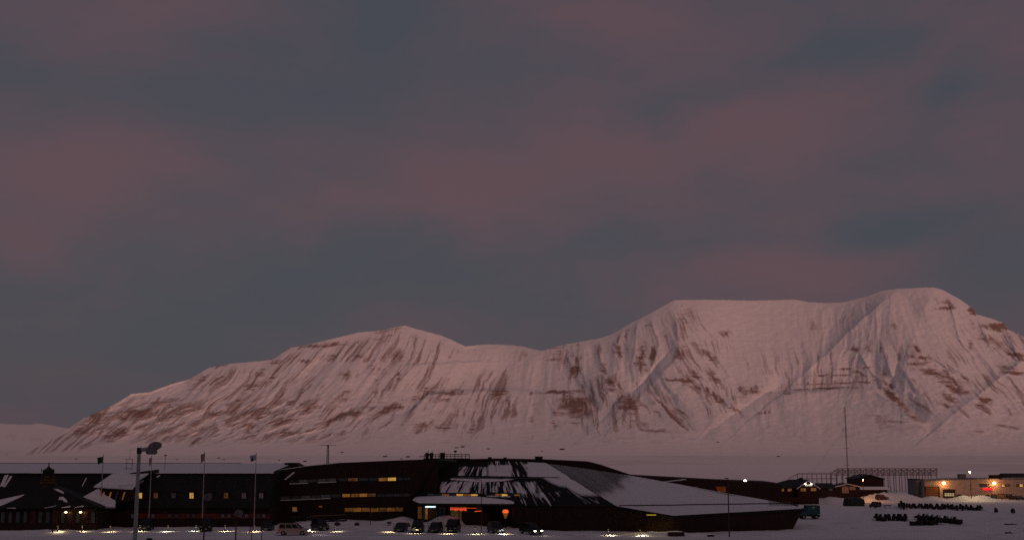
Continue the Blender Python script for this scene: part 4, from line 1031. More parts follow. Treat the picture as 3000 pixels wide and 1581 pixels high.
headlit = mat('lit_headlight', (.9, .9, .8), .3, .02, 2, emit=(1, .93, .72), estr=9)
head_off = mat('unlit_headlight', (.25, .25, .26), .2, .2, 3, spec=.6)
tail_lit = mat('lit_tail_light', (.5, .02, .02), .3, .05, 3, emit=(1, .03, .03), estr=.9)
tail_off = mat('tail_light', (.10, .008, .008), .3, .2, 3)
beige = mat('beige_car_paint', (.42, .32, .27), .35, .05, 2, spec=.5)
dark_green = mat('black_green_car_paint', (.006, .008, .009), .4, .1, 2, spec=.25)
dark_blue = mat('black_blue_car_paint', (.006, .007, .011), .4, .1, 2, spec=.25)
charcoal = mat('charcoal_car_paint', (.012, .011, .012), .4, .1, 2, spec=.25)
brown_paint = mat('brown_car_paint', (.07, .022, .016), .5, .2, 2)
teal = mat('teal_truck_paint', (.010, .085, .088), .5, .25, 2)
car('estate_car', 'beige off-road car driving past the parked cars with its headlights on', 'car', 860, 1566, 0, 4.9, 1.85, 1.85, beige, 'suv', True, True, spot=60)
PK = 'dark cars parked in front of the buildings'
car('estate_car', 'black off-road car parked right behind the tall grey floodlight post', 'car', 430, 1551, -82, 4.6, 1.85, 1.85, dark_green, 'suv', group=PK)
car('van', 'tall black van half hidden behind a flagpole and lamp post', 'van', 603, 1554, -78, 4.7, 1.9, 2.05, dark_green, 'van', group=PK)
car('estate_car', 'dark car parked left of the passing beige car', 'car', 784, 1553, -85, 4.5, 1.8, 1.55, dark_blue, 'sedan', group=PK)
car('estate_car', 'dark rounded car parked just right of the passing beige car', 'car', 937, 1551, -62, 4.5, 1.85, 1.78, dark_blue, 'suv', group=PK)
car('saloon_car', 'low dark saloon, leftmost of the four cars before the entrance', 'car', 1174, 1556, -94, 4.4, 1.75, 1.42, dark_green, 'sedan', group=PK)
car('estate_car', 'black off-road car second of the four before the entrance', 'car', 1224, 1557, -90, 4.6, 1.85, 1.75, dark_green, 'suv', group=PK)
car('hatchback', 'charcoal hatchback third of the four before the entrance', 'car', 1276, 1558, -98, 4.3, 1.78, 1.55, charcoal, 'suv', group=PK)
car('van', 'black van, tallest and last of the four before the entrance', 'van', 1327, 1558, -96, 4.8, 1.95, 2.05, dark_blue, 'van', group=PK)
car('estate_car', 'dark car parked against the dark wall right of the lantern column', 'car', 1452, 1559, -75, 4.5, 1.85, 1.7, dark_green, 'suv', group=PK)
car('estate_car', 'black car with both headlights shining beside the long dark wall', 'car', 1556, 1563, -60, 4.5, 1.85, 1.7, dark_blue, 'suv', True, spot=45)
# cars standing beyond the low prow and on the open ground at the right
car('van', 'dark van seen from behind near the lit road', 'van', 2565, 1487, 100, 4.6, 1.9, 1.9, charcoal, 'van')
car('estate_car', 'rust-brown car buried to the wheels in a snow heap', 'car', 2584, 1462, 5, 4.6, 1.85, 1.7, brown_paint, 'suv')
for k, (px, hd, pm, nm) in enumerate(((2262, 10, white_board, 'pale van parked at the foot of the red cabin'), (2312, 0, brown_paint, 'red-brown car parked below the red cabin porch'))):
    Yv = 330
    car('van' if k == 0 else 'estate_car', nm, 'van' if k == 0 else 'car', px, 0, hd, 4.8, 1.9, 2.0 if k == 0 else 1.6, pm, 'van' if k == 0 else 'suv', Y=Yv)

# teal truck by the prow
tb = ground_hit(2372, 1519)
tk = thing('truck', 'teal box truck parked beside the pointed end of the dark building', 'truck', tb, math.radians(4))
MB().box((.55, 0, 1.85), (2.6, 2.2, 1.75)).build('box_body', teal, tk)
MB().prism([Vector((-.8, -1.0, .7)), Vector((-2.1, -1.0, .7)), Vector((-2.15, -1.0, 1.5)), Vector((-1.7, -1.0, 2.15)), Vector((-.8, -1.0, 2.2))], (0, 2.0, 0)).build('cab', teal, tk)
MB().prism([Vector((-2.12, -.85, 1.56)), Vector((-2.12, .85, 1.56)), Vector((-1.74, .85, 2.08)), Vector((-1.74, -.85, 2.08))], (-.03, 0, .02)).build('windscreen', car_glass, tk)
MB().box((-1.35, -1.01, 1.75), (.6, .03, .5)).build('side_window', car_glass, tk)
MB().box((-.1, 0, .72), (4.0, 1.8, .3)).build('chassis', black_paint, tk)
MB().box((1.8, 0, .55), (.1, 2.1, .2)).build('bumper', black_paint, tk)
MB().box((.5, -1.12, 2.3), (.5, .03, .22)).build('pale_plate', mat('pale_plate', (.5, .55, .5), .5, .1, 3), tk)
for sx in (-1.45, 1.1):
    for sy in (-1, 1):
        w = MB().tube((sx, sy * .8, .45), (sx, sy * 1.05, .45), .45, None, 14).build('wheel', rubber, tk)
        MB().tube((sx, sy * 1.05, .45), (sx, sy * 1.07, .45), .22, None, 10).build('rim', steel, w)

# snowmobiles
def snowmobile_proto(paint):
    t = thing('snowmobile', 'x', 'snowmobile', (0, 0, 0))
    MB().prism([Vector((-1.5, -.22, .12)), Vector((-1.35, -.22, .0)), Vector((.25, -.22, .0)), Vector((.5, -.22, .22)), Vector((.3, -.22, .42)), Vector((-1.4, -.22, .40))], (0, .44, 0)).build('track', rubber, t)
    m_ = MB()
    prof = [(.1, .42), (.35, .30), (1.25, .34), (1.42, .48), (1.1, .72), (.55, .92), (.2, .86)]
    n = len(prof)
    for yy, sc in ((-.42, .82), (-.3, 1), (.3, 1), (.42, .82)): m_.v += [Vector((.7 + (x - .7) * sc, yy, .55 + (z - .55) * sc)) for x, z in prof]
    for k in range(3): m_.f += [[k * n + i, k * n + (i + 1) % n, (k + 1) * n + (i + 1) % n, (k + 1) * n + i] for i in range(n)]
    m_.f += [list(range(n - 1, -1, -1)), list(range(3 * n, 4 * n))]
    m_.build('cowl', paint, t)
    MB().prism([Vector((-1.45, -.2, .42)), Vector((.2, -.2, .42)), Vector((.15, -.2, .78)), Vector((-.5, -.2, .72)), Vector((-1.4, -.2, .80))], (0, .4, 0)).build('seat', black_paint, t)
    MB().prism([Vector((.62, -.3, .9)), Vector((.62, .3, .9)), Vector((.35, .24, 1.3)), Vector((.35, -.24, 1.3))], (-.03, 0, .0)).build('windshield', car_glass, t)
    MB().bar((.28, -.38, 1.02), (.28, .38, 1.02), .05).build('handlebar', black_paint, t)
    for sy in (-1, 1):
        sk_ = MB().prism([Vector((.3, sy * .5 - .07, .0)), Vector((1.4, sy * .5 - .07, .0)), Vector((1.65, sy * .5 - .07, .18)), Vector((1.4, sy * .5 - .07, .05)), Vector((.3, sy * .5 - .07, .05))], (0, .14, 0)).build('ski', black_paint, t)
        MB().bar((.95, sy * .5, .05), (.85, sy * .3, .5), .06).build('strut', steel_dark, sk_)
    MB().box((-1.5, 0, .66), (.08, .5, .12)).build('tail_light', tail_off, t)
    MB().box((1.36, 0, .60), (.06, .3, .12)).build('headlight', head_off, t)
    return t
def copy_tree(o, parent=None):
    c = o.copy(); COL.objects.link(c); c.parent = parent
    for ch in list(o.children): copy_tree(ch, c)
    return c
protos = [snowmobile_proto(black_paint), snowmobile_proto(charcoal), snowmobile_proto(mat('dark_red_cowl', (.035, .010, .009), .5, .2, 2))]
used = set()
def place_sm(px, py, hd, label, group):
    k = R.choice([0, 0, 0, 1, 1, 2])
    o = protos[k] if k not in used else copy_tree(protos[k])
    used.add(k)
    b = ground_hit(px + R.uniform(-2.5, 2.5), py + R.uniform(-1.2, 1.2))
    o.location = b; o.rotation_euler = (0, 0, math.radians(hd + R.uniform(-24, 24)))
    o['label'] = label; o['group'] = group; o['category'] = 'snowmobile'
rowsn = [(2570, 1524), (2582, 1524), (2594, 1524), (2606, 1524), (2618, 1525), (2630, 1524), (2642, 1524), (2654, 1524)]
for i, (x, y) in enumerate(rowsn): place_sm(x, y, 80, f'{ORD[i]} snowmobile from the left end in the straight nearest rank', 'snowmobiles in the nearest rank')
for i, (x, y) in enumerate([(2683, 1539), (2693, 1538), (2703, 1537), (2712, 1537), (2722, 1536), (2732, 1536), (2741, 1535)]): place_sm(x, y, 40, f'{ORD[i]} snowmobile from the left in the clump closest to the camera', 'snowmobiles in the clump closest to the camera')
for i, (x, y) in enumerate([(2700, 1522), (2712, 1524), (2724, 1522), (2740, 1525), (2752, 1527), (2763, 1529), (2774, 1531), (2785, 1532), (2796, 1533), (2803, 1534)]): place_sm(x, y, 120, f'{ORD[i]} snowmobile from the left in the rank slanting away to the right', 'snowmobiles in the slanting rank')
for i in range(22): place_sm(2640 + i * 8.6, 1484 + i * .32 + (i % 2) * 3, 75, f'{ORD[i]} snowmobile from the left in the far long rank', 'snowmobiles in the far long rank')
for i, (x, y) in enumerate([(2830, 1492), (2841, 1493), (2862, 1493), (2872, 1494)]): place_sm(x, y, 30, f'{ORD[i]} of the loose snowmobiles right of the far long rank', 'loose snowmobiles')
for i, (x, y) in enumerate([(878, 1524), (893, 1523)]): place_sm(x, y, 20, ['left', 'right'][i] + ' one of two snowmobiles parked below the handrail of the ramp', 'snowmobiles by the ramp')

# ================================================================== posts, lamps, flags
def post(name, label, cat, px, py_base, py_top, r0, r1, m, Y=None, head=None, group=None, lean=0):
    b = ground_hit(px, py_base) if Y is None else Vector((xat(px, Y, 1500), Y, gz(xat(px, Y), Y)))
    t = thing(name, label, cat, b, 0, group)
    top = Vector((lean, 0, zat(py_top, b.y) - b.z))
    MB().tube((0, 0, -.3), top, r0, r1, 10).build('pole', m, t)
    return t, top
def light_at(parent, loc, energy, col, rad=.2):
    L_ = bpy.data.lights.new('lamp_light', 'POINT'); L_.energy = energy; L_.color = col; L_.shadow_soft_size = rad
    o_ = bpy.data.objects.new('lamp_light', L_); COL.objects.link(o_); o_.parent = parent; o_.location = loc
# tall grey floodlight post near the camera
def floodlight(px, Y, py_top, s, label):
    t, top = post('floodlight_post', label, 'floodlight', px, 0, py_top, .12 * s, .09 * s, steel, Y=Y)
    MB().bar(top + Vector((-.06, 0, -.05)), top + Vector((.5 * s, 0, .05 * s)), .14 * s).build('arm', steel, t)
    m_ = MB()
    c = top + Vector((.78 * s, 0, .18 * s))
    m_.ball(c, .35 * s, 14, 9, (1.0, .8, .62))
    h_ = m_.build('lamp_head', mat('grey_lamp_housing', (.16, .15, .15), .5, .25, 4), t, smooth=True)
    h_.rotation_euler = (0, math.radians(-10), 0)
    h_.location = (0, 0, 0) if False else (-(math.cos(math.radians(-10)) - 1) * c.x - math.sin(math.radians(-10)) * c.z, 0, math.sin(math.radians(-10)) * c.x - (math.cos(math.radians(-10)) - 1) * c.z)
    MB().lathe(top + Vector((.62 * s, 0, -.24 * s)), [(.22 * s, 0), (.30 * s, .08 * s), (.26 * s, .28 * s)], 12).build('lens', mat('cloudy_lens', (.15, .14, .14), .3, .2, 4), t)
    MB().tube(top + Vector((0, 0, -.2)), top + Vector((0, 0, .1)), .13 * s, .12 * s, 10).build('collar', steel_dark, t)
    return t
floodlight(399, 58, 1316, 1.0, 'tall grey floodlight post rising above the roof of the long building')
def pale_lamp(px, Y, py_top, label):
    t, top = post('street_lamp', label, 'street lamp', px, 0, py_top, .09, .06, rusty, Y=Y)
    MB().ball(top + Vector((.22, 0, 0)), .36, 12, 8, (1.15, .8, .9)).build('lamp_head', mat('cloudy_globe', (.10, .09, .095), .3, .2, 3), t, smooth=True)
    MB().bar(top + Vector((-.1, 0, -.05)), top + Vector((.1, 0, 0)), .1).build('bracket', steel_dark, t)
pale_lamp(600, 112, 1456, 'lamp post with cloudy globe standing just right of the second flagpole')
pale_lamp(693, 112, 1502, 'shorter lamp post with cloudy globe between the middle flagpoles')
for px, Y, yt, lab in ((740, 168.5, 1540, 'short plain post at the road edge, left of the pair by the beige car'), (769, 168.5, 1541, 'short plain post at the road edge, right of the pair by the beige car')):
    t, top = post('marker_post', lab, 'post', px, 0, yt, .06, .05, rusty, Y=Y); MB().ball(top, .09, 8, 6).build('cap', steel_dark, t)
def thin_lamp(px, pyb, pyt, side, label, lit=None, r=.07, m=None):
    t, top = post('street_lamp', label, 'street lamp', px, pyb, pyt, r, r * .65, m or rusty)
    MB().bar(top, top + Vector((side * .55, 0, .08)), .06).build('arm', m or rusty, t)
    hd = MB().box(top + Vector((side * .75, 0, .07)), (.62, .26, .12)).build('lamp_head', steel_dark, t)
    if lit:
        MB().ball(top + Vector((side * .75, 0, -.05)), .2 * lit[2], 10, 6, (1.3, 1, .7)).build('bulb', lit[0], hd)
        light_at(t, top + Vector((side * .75, -.1, -.45)), lit[1], lit[3], .25)
    return t
thin_lamp(732, 1560, 1406, -1, 'slim brown street lamp between the last two flagpoles')
thin_lamp(1410, 1562, 1405, -1, 'slim street lamp standing before the canopied entrance')
thin_lamp(2137, 1571, 1401, -.3, 'dark street lamp in front of the long sloping snow roof', r=.11, m=steel_dark)
t, top = post('slim_pole', 'slim rust-brown pole in front of the pyramid-roofed pavilion', 'pole', 154, 1561, 1424, .07, .05, rusty)
MB().ball(top, .1, 8, 6).build('cap', rusty, t); MB().box((0, -.05, .5), (.22, .1, .4)).build('junction_box', rusty, t)
thin_lamp(2183, 1440, 1408, .1, 'glowing lamp above the roof of the low rear wing', (lamp_c, 60, .9, (1, .85, .6)), m=steel_dark) if False else None
WARM, SOD = (1, .72, .36), (1, .43, .13)
thin_lamp(2531, 1470, 1403, .1, 'lit street lamp in front of the dark gabled shed', (lamp_w, 1500, .9, SOD), .12, rusty)
thin_lamp(2846, 1460, 1380, .12, 'tall lit street lamp in front of the pale workshop', (lamp_w, 2500, 1.1, WARM), .13, steel_dark)
lw = thing('roof_lamp', 'bright white lamp glowing on the roof edge of the low rear wing', 'lamp', P(2183, 1412, 250))
B(MB().bar(P(2183, 1412, 250), P(2183, 1406, 250), .1), 'stem', steel_dark, lw); B(MB().ball(P(2183, 1406.5, 249.9), .27, 10, 6, (1.3, 1, .7)), 'bulb', lamp_c, lw)
sgn = ground_hit(1085, 1537); t = thing('signpost', 'dark thin signpost on the snow bank before the lit lower windows', 'sign', sgn)
MB().tube((0, 0, -.2), (0, 0, 2.2), .06, .05, 8).build('pole', rusty, t); MB().box((0, -.06, 1.9), (.2, .03, .5)).build('plate', rusty, t)

# flagpoles with limp flags
emb = mat('blue_emblem', (.02, .03, .12), .8, .1, 3)
def flagpole(px, pyt, m_flag, fw, fh, label, emblem=False):
    b = Vector((xat(px, 199.5), 199.5, gz(xat(px, 199.5), 199.5)))
    t = thing('flagpole', label, 'flagpole', b, 0, 'flagpoles before the long building')
    H_ = zat(pyt, 199.5) - b.z
    MB().tube((0, 0, -.2), (0, 0, H_), .12, .05, 10).build('pole', mat('white_pole', (.34, .30, .31), .5, .1, 2), t)
    MB().ball((0, 0, H_ + .06), .1, 8, 6).build('finial', steel, t)
    n, r_ = 12, 8; m_ = MB()
    for k in range(r_ + 1):
        for i in range(n + 1):
            u = i / n; v = k / r_
            x = -fw * u * (1 - .25 * v * u); z = H_ - .15 - fh * v - .55 * u * fh * (.35 + .25 * v)
            y = .12 * math.sin(u * 9 + v * 1.4) * (.3 + u)
            m_.v.append(Vector((x - .03, y, z)))
    for k in range(r_):
        for i in range(n): m_.f.append([k * (n + 1) + i, k * (n + 1) + i + 1, (k + 1) * (n + 1) + i + 1, (k + 1) * (n + 1) + i])
    fl = m_.build('flag', m_flag, t, smooth=True)
    if emblem:
        c = Vector((-fw * .55, -.17, H_ - .15 - fh * .78))
        MB().prism([c + Vector((-.16, 0, -.28)), c + Vector((.16, 0, -.28)), c + Vector((.18, 0, .05)), c + Vector((.02, 0, .32)), c + Vector((-.18, 0, .06))], (0, .02, 0)).build('emblem', emb, fl)
flagpole(294, 1334, mat('green_flag', (.006, .05, .03), .8, .25, 2), 1.05, 1.0, 'white flagpole with a dark green flag above the snow-roofed porch')
flagpole(437, 1336, mat('pale_mauve_flag', (.30, .24, .27), .8, .2, 2), .45, 1.15, 'white flagpole with a pale limp flag beside the tall floodlight')
flagpole(593, 1324, mat('buff_flag', (.26, .2, .19), .8, .45, 2.5), .7, 1.25, 'white flagpole with a limp buff flag, third from the left')
flagpole(745, 1328, mat('pale_blue_flag', (.36, .36, .46), .8, .2, 2), 1.1, .95, 'white flagpole with a pale blue flag bearing a dark emblem', True)

# lit bollards
def bollard_proto():
    t = thing('bollard_light', 'x', 'bollard', (0, 0, 0))
    MB().tube((0, 0, -.2), (0, 0, .92), .085, None, 10).build('shaft', black_paint, t)
    c = MB().lathe((0, 0, .92), [(.085, 0), (.14, .02), (.14, .14), (.06, .2)], 10).build('cap', black_paint, t)
    MB().lathe((0, 0, .87), [(.05, 0), (.105, .02), (.105, .045)], 10).build('lens', mat('bollard_lens', (.6, .55, .4), .4, .05, 2, emit=(1, .8, .5), estr=.5), c)
    return t
bp = bollard_proto()
BOL = [168, 240, 323, 409, 492, 574, 659, 746, 907, 981, 1140, 1216, 1306, 1391, 1476, 1565, 1782, 1876]
BY = [1557, 1556, 1557, 1555, 1555, 1555, 1555, 1556, 1556, 1556, 1557, 1561, 1562, 1563, 1563, 1565, 1567, 1569]
COLS = [WARM, WARM, WARM, WARM, (1, .95, .85), (.9, 1, .8), WARM, WARM, WARM, (1, .85, .55), WARM, (1, .9, .6), (1, .85, .5), (1, .85, .55), (.9, 1, .85), (1, .95, .75), (1, .95, .75), (1, .95, .8)]
for i, (x, y) in enumerate(zip(BOL, BY)):
    o = bp if i == 0 else copy_tree(bp)
    b = ground_hit(x, y); o.location = b
    o['label'] = f'{ORD[i]} low lit bollard counted from the left along the snowy parking edge'; o['group'] = 'lit bollards along the parking'; o['category'] = 'bollard'
    L_ = bpy.data.lights.new('bollard_beam', 'SPOT'); L_.energy = 85 if i not in (1, 2, 10) else 50; L_.color = COLS[i]; L_.spot_size = math.radians(158); L_.spot_blend = 1.0; L_.shadow_soft_size = .08
    s_ = bpy.data.objects.new('bollard_beam', L_); COL.objects.link(s_); s_.parent = o; s_.location = (R.choice([-.2, .22]), -.12, .78)

# boulders on the snow bank, crates, marker board
def boulder(px, py, w, h, label, Y=None, m=stone, cap=False, seed=1):
    b = ground_hit(px, py) if Y is None else Vector((xat(px, Y), Y, gz(xat(px, Y), Y)))
    rr = random.Random(seed); mb_ = MB().ball((0, 0, h * .38), 1, 12, 9, (w / 2, w * .42, h * .62))
    ph = [rr.uniform(0, 6) for _ in range(6)]
    for i, v in enumerate(mb_.v):
        k = 1 + .10 * math.sin(v.x * 3.1 / w + ph[0]) * math.cos(v.z * 4 / h + ph[1]) + .07 * math.sin(v.y * 7 / w + ph[2] + v.x * 5 / w)
        mb_.v[i] = Vector((v.x * k, v.y * k, v.z * k))
    t = thing('boulder', label, 'boulder', b, rr.uniform(0, 1), 'boulders on the snow')
    mb_.build('rock', m, t, smooth=True)
    if cap:
        MB().ball((0, 0, h * .86), 1, 12, 6, (w * .42, w * .34, h * .20)).build('snow_cap', snow, t, smooth=True)
boulder(988, 1538, 1.1, .55, 'grey boulder on the snow bank above a lit bollard', cap=False, seed=2)
boulder(1046, 1538, .9, .5, 'lone grey boulder on the snow bank left of the signpost', seed=3)
boulder(1194, 1541, 1.0, .6, 'grey boulder behind the gap between the first two entrance cars', seed=4)
boulder(272, 0, 1.35, 1.15, 'dark boulder top at the lower edge, left of the floodlight post', Y=161, m=rubber, seed=5)
boulder(443, 0, 1.55, 1.2, 'dark boulder top at the lower edge, right of the floodlight post', Y=161, m=rubber, seed=6)
boulder(585, 0, 2.0, .95, 'brown boulder at the lower edge below the globe lamp', Y=162, seed=7)
mbd = ground_hit(1140, 1541); t = thing('parking_sign', 'small brown board on a low post at the left edge of the entrance cars', 'sign', mbd)
MB().box((0, 0, .62), (.75, .05, .42)).build('board', mat('brown_board', (.12, .07, .06), .8, .2, 2), t); MB().bar((0, .04, -.2), (0, .04, .6), .07).build('post', steel_dark, t)
ck = ground_hit(1982, 1570); t = thing('crate', 'long dark crate sunk in the snow before the prow wall', 'crate', ck)
MB().box((0, .4, .24), (2.5, .9, .62)).build('box', rusty, t); MB().box((0, .4, .57), (2.55, .95, .05)).build('lid', timber, t)
for sx in (-.8, 0, .8): MB().box((sx, -.07, .24), (.09, .04, .6)).build('batten', timber, t)
ck = ground_hit(2082, 1570); t = thing('pallet', 'small dark pallet lying on the snow right of the long crate', 'pallet', ck, .2)
for k in range(4): MB().box((-.36 + k * .24, 0, .2), (.2, .9, .04)).build('board', timber, t)
for k in (-1, 0, 1): MB().box((0, k * .38, .1), (.95, .1, .14)).build('bearer', timber, t)
tm = ground_hit(2502, 1481)
t = thing('covered_load', 'bulky load under a dark tarpaulin beside the lit road', 'tarpaulin', tm)
m_ = MB()
for z_, s_ in ((-.2, 1), (.5, 1.03), (1.6, 1.0), (2.3, .93), (2.65, .72)):
    for k in range(16):
        a = 2 * math.pi * k / 16; cx_, cy_ = math.cos(a), math.sin(a); e = .35
        m_.v.append(Vector((3.1 * s_ * math.copysign(abs(cx_) ** e, cx_) + .12 * math.sin(k * 2.3 + z_ * 3), 1.6 * s_ * math.copysign(abs(cy_) ** e, cy_), z_ * (.92 + .08 * math.sin(k * 1.7)))))
for k in range(4): m_.f += [[k * 16 + i, k * 16 + (i + 1) % 16, (k + 1) * 16 + (i + 1) % 16, (k + 1) * 16 + i] for i in range(16)]
m_.f.append(list(range(64, 80)))
m_.build('tarpaulin', mat('dark_green_tarp', (.010, .016, .015), .6, .4, 1.5, .5, 3), t, smooth=True)
for sx in (-1.6, 0, 1.6): MB().bar((sx, -1.72, .1), (sx, -1.62, 2.25), .05).build('strap', black_paint, t)
for i, (px, py, w) in enumerate(((2918, 1500, 1.0), (2968, 1502, 1.1))): boulder(px, py, w, 1.15, ['left', 'right'][i] + ' of two dark boulders standing on the open snow below the workshop', seed=10 + i)
for i, (px, py) in enumerate(((2962, 1536), (2955, 1561))):
    b = ground_hit(px, py); t = thing('driftwood_log', ['longer dark log lying on the open snow', 'shorter dark log lying on the open snow'][i], 'log', b, -.25)
    MB().tube((-1.1 + .6 * i, 0, .08), (1.1 - .5 * i, 0, .05), .14, .08, 8).build('trunk', stone, t); MB().tube((0, 0, .1), (.35, .1, .3), .06, .03, 6).build('branch_stub', stone, t)
b = ground_hit(2600, 1487); t = thing('barrier_board', 'low dark barrier on trestles beside the dark van', 'barrier', b, .1)
MB().box((0, 0, .55), (1.7, .08, .2)).build('board', rusty, t)
for sx in (-.6, .6): MB().bar((sx, -.2, 0), (sx, 0, .6), .07).build('leg', steel_dark, t); MB().bar((sx, .2, 0), (sx, 0, .6), .07).build('leg', steel_dark, t)

# ================================================================== masts
def lattice(name, label, px, pyb, pyt, Y, w, m, n, extra=None, cat='mast'):
    b = P(px, pyb, Y); tz = zat(pyt, Y) - b.z
    t = thing(name, label, cat, b)
    pos = [Vector((w / 2 * math.cos(a), w / 2 * math.sin(a), 0)) for a in (math.pi / 2, math.pi * 7 / 6, math.pi * 11 / 6)]
    for p in pos: MB().bar(p, p * .8 + Vector((0, 0, tz)), w * .13).build('leg', m, t)
    for k in range(n):
        z0_, z1_ = tz * k / n, tz * (k + 1) / n
        m_ = MB()
        for i in range(3):
            a, b_ = pos[i], pos[(i + 1) % 3]
            m_.bar(a * (1 - .2 * k / n) + Vector((0, 0, z0_)), b_ * (1 - .2 * (k + 1) / n) + Vector((0, 0, z1_)), w * .08)
        m_.build('brace', m, t)
    return t, tz
t, tz = lattice('roof_mast', 'short lattice mast with a crossbar on the left part of the angular building', 960, 1358, 1303, 226, .5, rusty, 9)
MB().bar((-1.6, 0, tz), (1.6, 0, tz), .06).build('crossbar', rusty, t); MB().ball((0, 0, tz - .15), .2, 8, 6).build('beacon', rusty, t)
t, tz = lattice('radio_mast', 'very tall thin lattice radio mast rising over the mountain foot', 2485, 1420, 1192, 560, .62, mat('red_brown_mast', (.10, .05, .045), .8, .25, .3), 44)
for z_ in (.25, .47, .62): MB().bar((-1.6, 0, tz * z_), (1.6, 0, tz * z_), .1).build('crossarm', steel_dark, t)
for a in (0, 120, 240):
    ca = math.radians(a + 30)
    MB().bar((0, 0, tz * .75), (22 * math.cos(ca), 22 * math.sin(ca), -1), .03).build('guy_wire', steel_dark, t)
b = P(378, 1386, 212)
t = thing('ladder_frame_antenna', 'thin dark antenna frame on the snowy roof left of the floodlight', 'antenna', b)
for sx in (-.5, .5): MB().bar((sx, 0, 0), (sx, 0, 2.6), .05).build('upright', rusty, t)
for z_ in (.9, 1.8, 2.6): MB().bar((-.9, 0, z_), (.6, 0, z_), .05).build('crossbar', rusty, t)
MB().bar((0, 0, 2.6), (0, 0, 4.4), .04).build('rod', rusty, t)
b = P(482, 1385, 212); t = thing('roof_aerial', 'thin aerial on the snowy roof between floodlight and second flagpole', 'antenna', b)
MB().bar((0, 0, 0), (0, 0, 3.2), .05).build('rod', rusty, t); MB().ball((0, 0, 3.2), .2, 8, 6, (1.5, 1, .6)).build('head', rusty, t)

# ================================================================== village on the right
def gable_house(name, label, px0, px1, py_eave, py_ridge, Y, depth, wall_m, roof_m_, wins=(), front='gable', snowy=True, door=None, over=.5, extra=None):
    x0, x1 = xat(px0, Y, 1440), xat(px1, Y, 1440); ze_, zr = zat(py_eave, Y), zat(py_ridge, Y)
    gb = min(gz(x0, Y), gz(x1, Y)) - .5
    t = thing(name, label, 'house', ((x0 + x1) / 2, Y, gb))
    xm = (x0 + x1) / 2
    if front == 'gable':
        B(MB().prism([Vector((x0, Y, gb)), Vector((x1, Y, gb)), Vector((x1, Y, ze_)), Vector((xm, Y, zr)), Vector((x0, Y, ze_))], (0, depth, 0)), 'wall', wall_m, t)
        rf_ = MB()
        for sx, xa in ((-1, x0), (1, x1)):
            dz = (zr - ze_) / abs(xm - xa)
            e = Vector((xa + sx * over, Y - over, ze_ - dz * over + .02)); rr = Vector((xm, Y - over, zr + .02))
            rf_.prism([rr, e, e + Vector((0, 0, .25)), rr + Vector((0, 0, .25))], (0, depth + 2 * over, 0))
        ro_ = B(rf_, 'roof', roof_m_, t)
        bg_ = MB()
        for sx, xa in ((-1, x0), (1, x1)):
            dz = (zr - ze_) / abs(xm - xa)
            bg_.bar(Vector((xa + sx * over, Y - over - .06, ze_ - dz * over + .02)), Vector((xm, Y - over - .06, zr + .05)), .2)
        B(bg_, 'barge_board', snow if snowy else trim, ro_)
    else:
        B(MB().prism([Vector((x0, Y, gb)), Vector((x0, Y + depth, gb)), Vector((x0, Y + depth, ze_)), Vector((x0, Y + depth / 2, zr)), Vector((x0, Y, ze_))], (x1 - x0, 0, 0)), 'wall', wall_m, t)
        dz = (zr - ze_) / (depth / 2); m_ = MB()
        for sy, ya in ((-1, Y), (1, Y + depth)):
            e = Vector((x0 - over, ya + sy * over, ze_ - dz * over + .02)); rr = Vector((x0 - over, Y + depth / 2, zr + .02))
            m_.prism([rr, e, e + Vector((0, 0, .25)), rr + Vector((0, 0, .25))], (x1 - x0 + 2 * over, 0, 0))
        B(m_, 'roof', roof_m_, t)
    for (a, b_, c, d, m_) in wins:
        f_ = B(pane_box(a - 1, b_ + 1, c - 1, d + 1, Y - .12, .25), 'window', trim, t)
        B(pane_box(a, b_, c, d, Y - .16, .05), 'pane', m_, f_)
        B(pane_box((a + b_) / 2 - .3, (a + b_) / 2 + .3, c, d, Y - .2, .05), 'glazing_bar', trim, f_)
    return t
h_ = gable_house('red_cabin', 'dark red gabled cabin with lit windows and a floodlit white sign', 2338, 2398, 1428, 1407, 395, 14, timber_red, copper,
                 ((2346, 2361, 1429, 1438, lit_o), (2376, 2391, 1428, 1437, lit_o)))
B(MB().prism([P(2268, 1428, 397), P(2338, 1428, 397), P(2338, 1490, 397), P(2268, 1490, 397)], (0, 10, 0)), 'side_wing', timber_red, h_)
B(MB().prism([P(2258, 1418, 398), P(2312, 1403, 404), P(2372, 1404, 404), P(2338, 1428, 396), P(2266, 1428, 396)], (0, .2, -.25)), 'wing_roof', copper, h_)
for (a, b_) in ((2290, 2297), (2308, 2319)):
    f_ = B(pane_box(a - 1, b_ + 1, 1428, 1439, 396.8, .3), 'window', trim, h_); B(pane_box(a, b_, 1429, 1438, 396.7, .05), 'pane', lit_o, f_)
B(MB().bar(P(2347, 1404, 402), P(2347, 1398, 402), .9), 'chimney', timber, h_)
sg = B(pane_box(2359, 2379, 1417.5, 1422.5, 394.7, .15), 'sign_board', mat('floodlit_sign', (.7, .7, .65), .6, .2, 3, emit=(.5, .5, .42), estr=.55), h_)  # lamp light on the board is given as the board's own emission
for x in (2360, 2377): B(MB().ball(P(x, 1416.5, 394.2), .24, 10, 6, (1.2, 1, .8)), 'sign_lamp', lamp_c, sg)
B(MB().prism([P(2252, 1457, 390), P(2346, 1457, 390), P(2346, 1469, 390), P(2252, 1469, 390)], (0, 4, 0)), 'porch', timber_red, h_)
gable_house('dark_shed', 'small dark shed with pale double door right of the red cabin', 2404, 2444, 1428, 1417, 430, 9, timber, copper, ((2428, 2438, 1429, 1436, glass_grey),), front='side')
h_ = gable_house('low_shed', 'low shed with snow-edged gable and pale door panels', 2446, 2520, 1425, 1417, 440, 8, timber, copper, ())
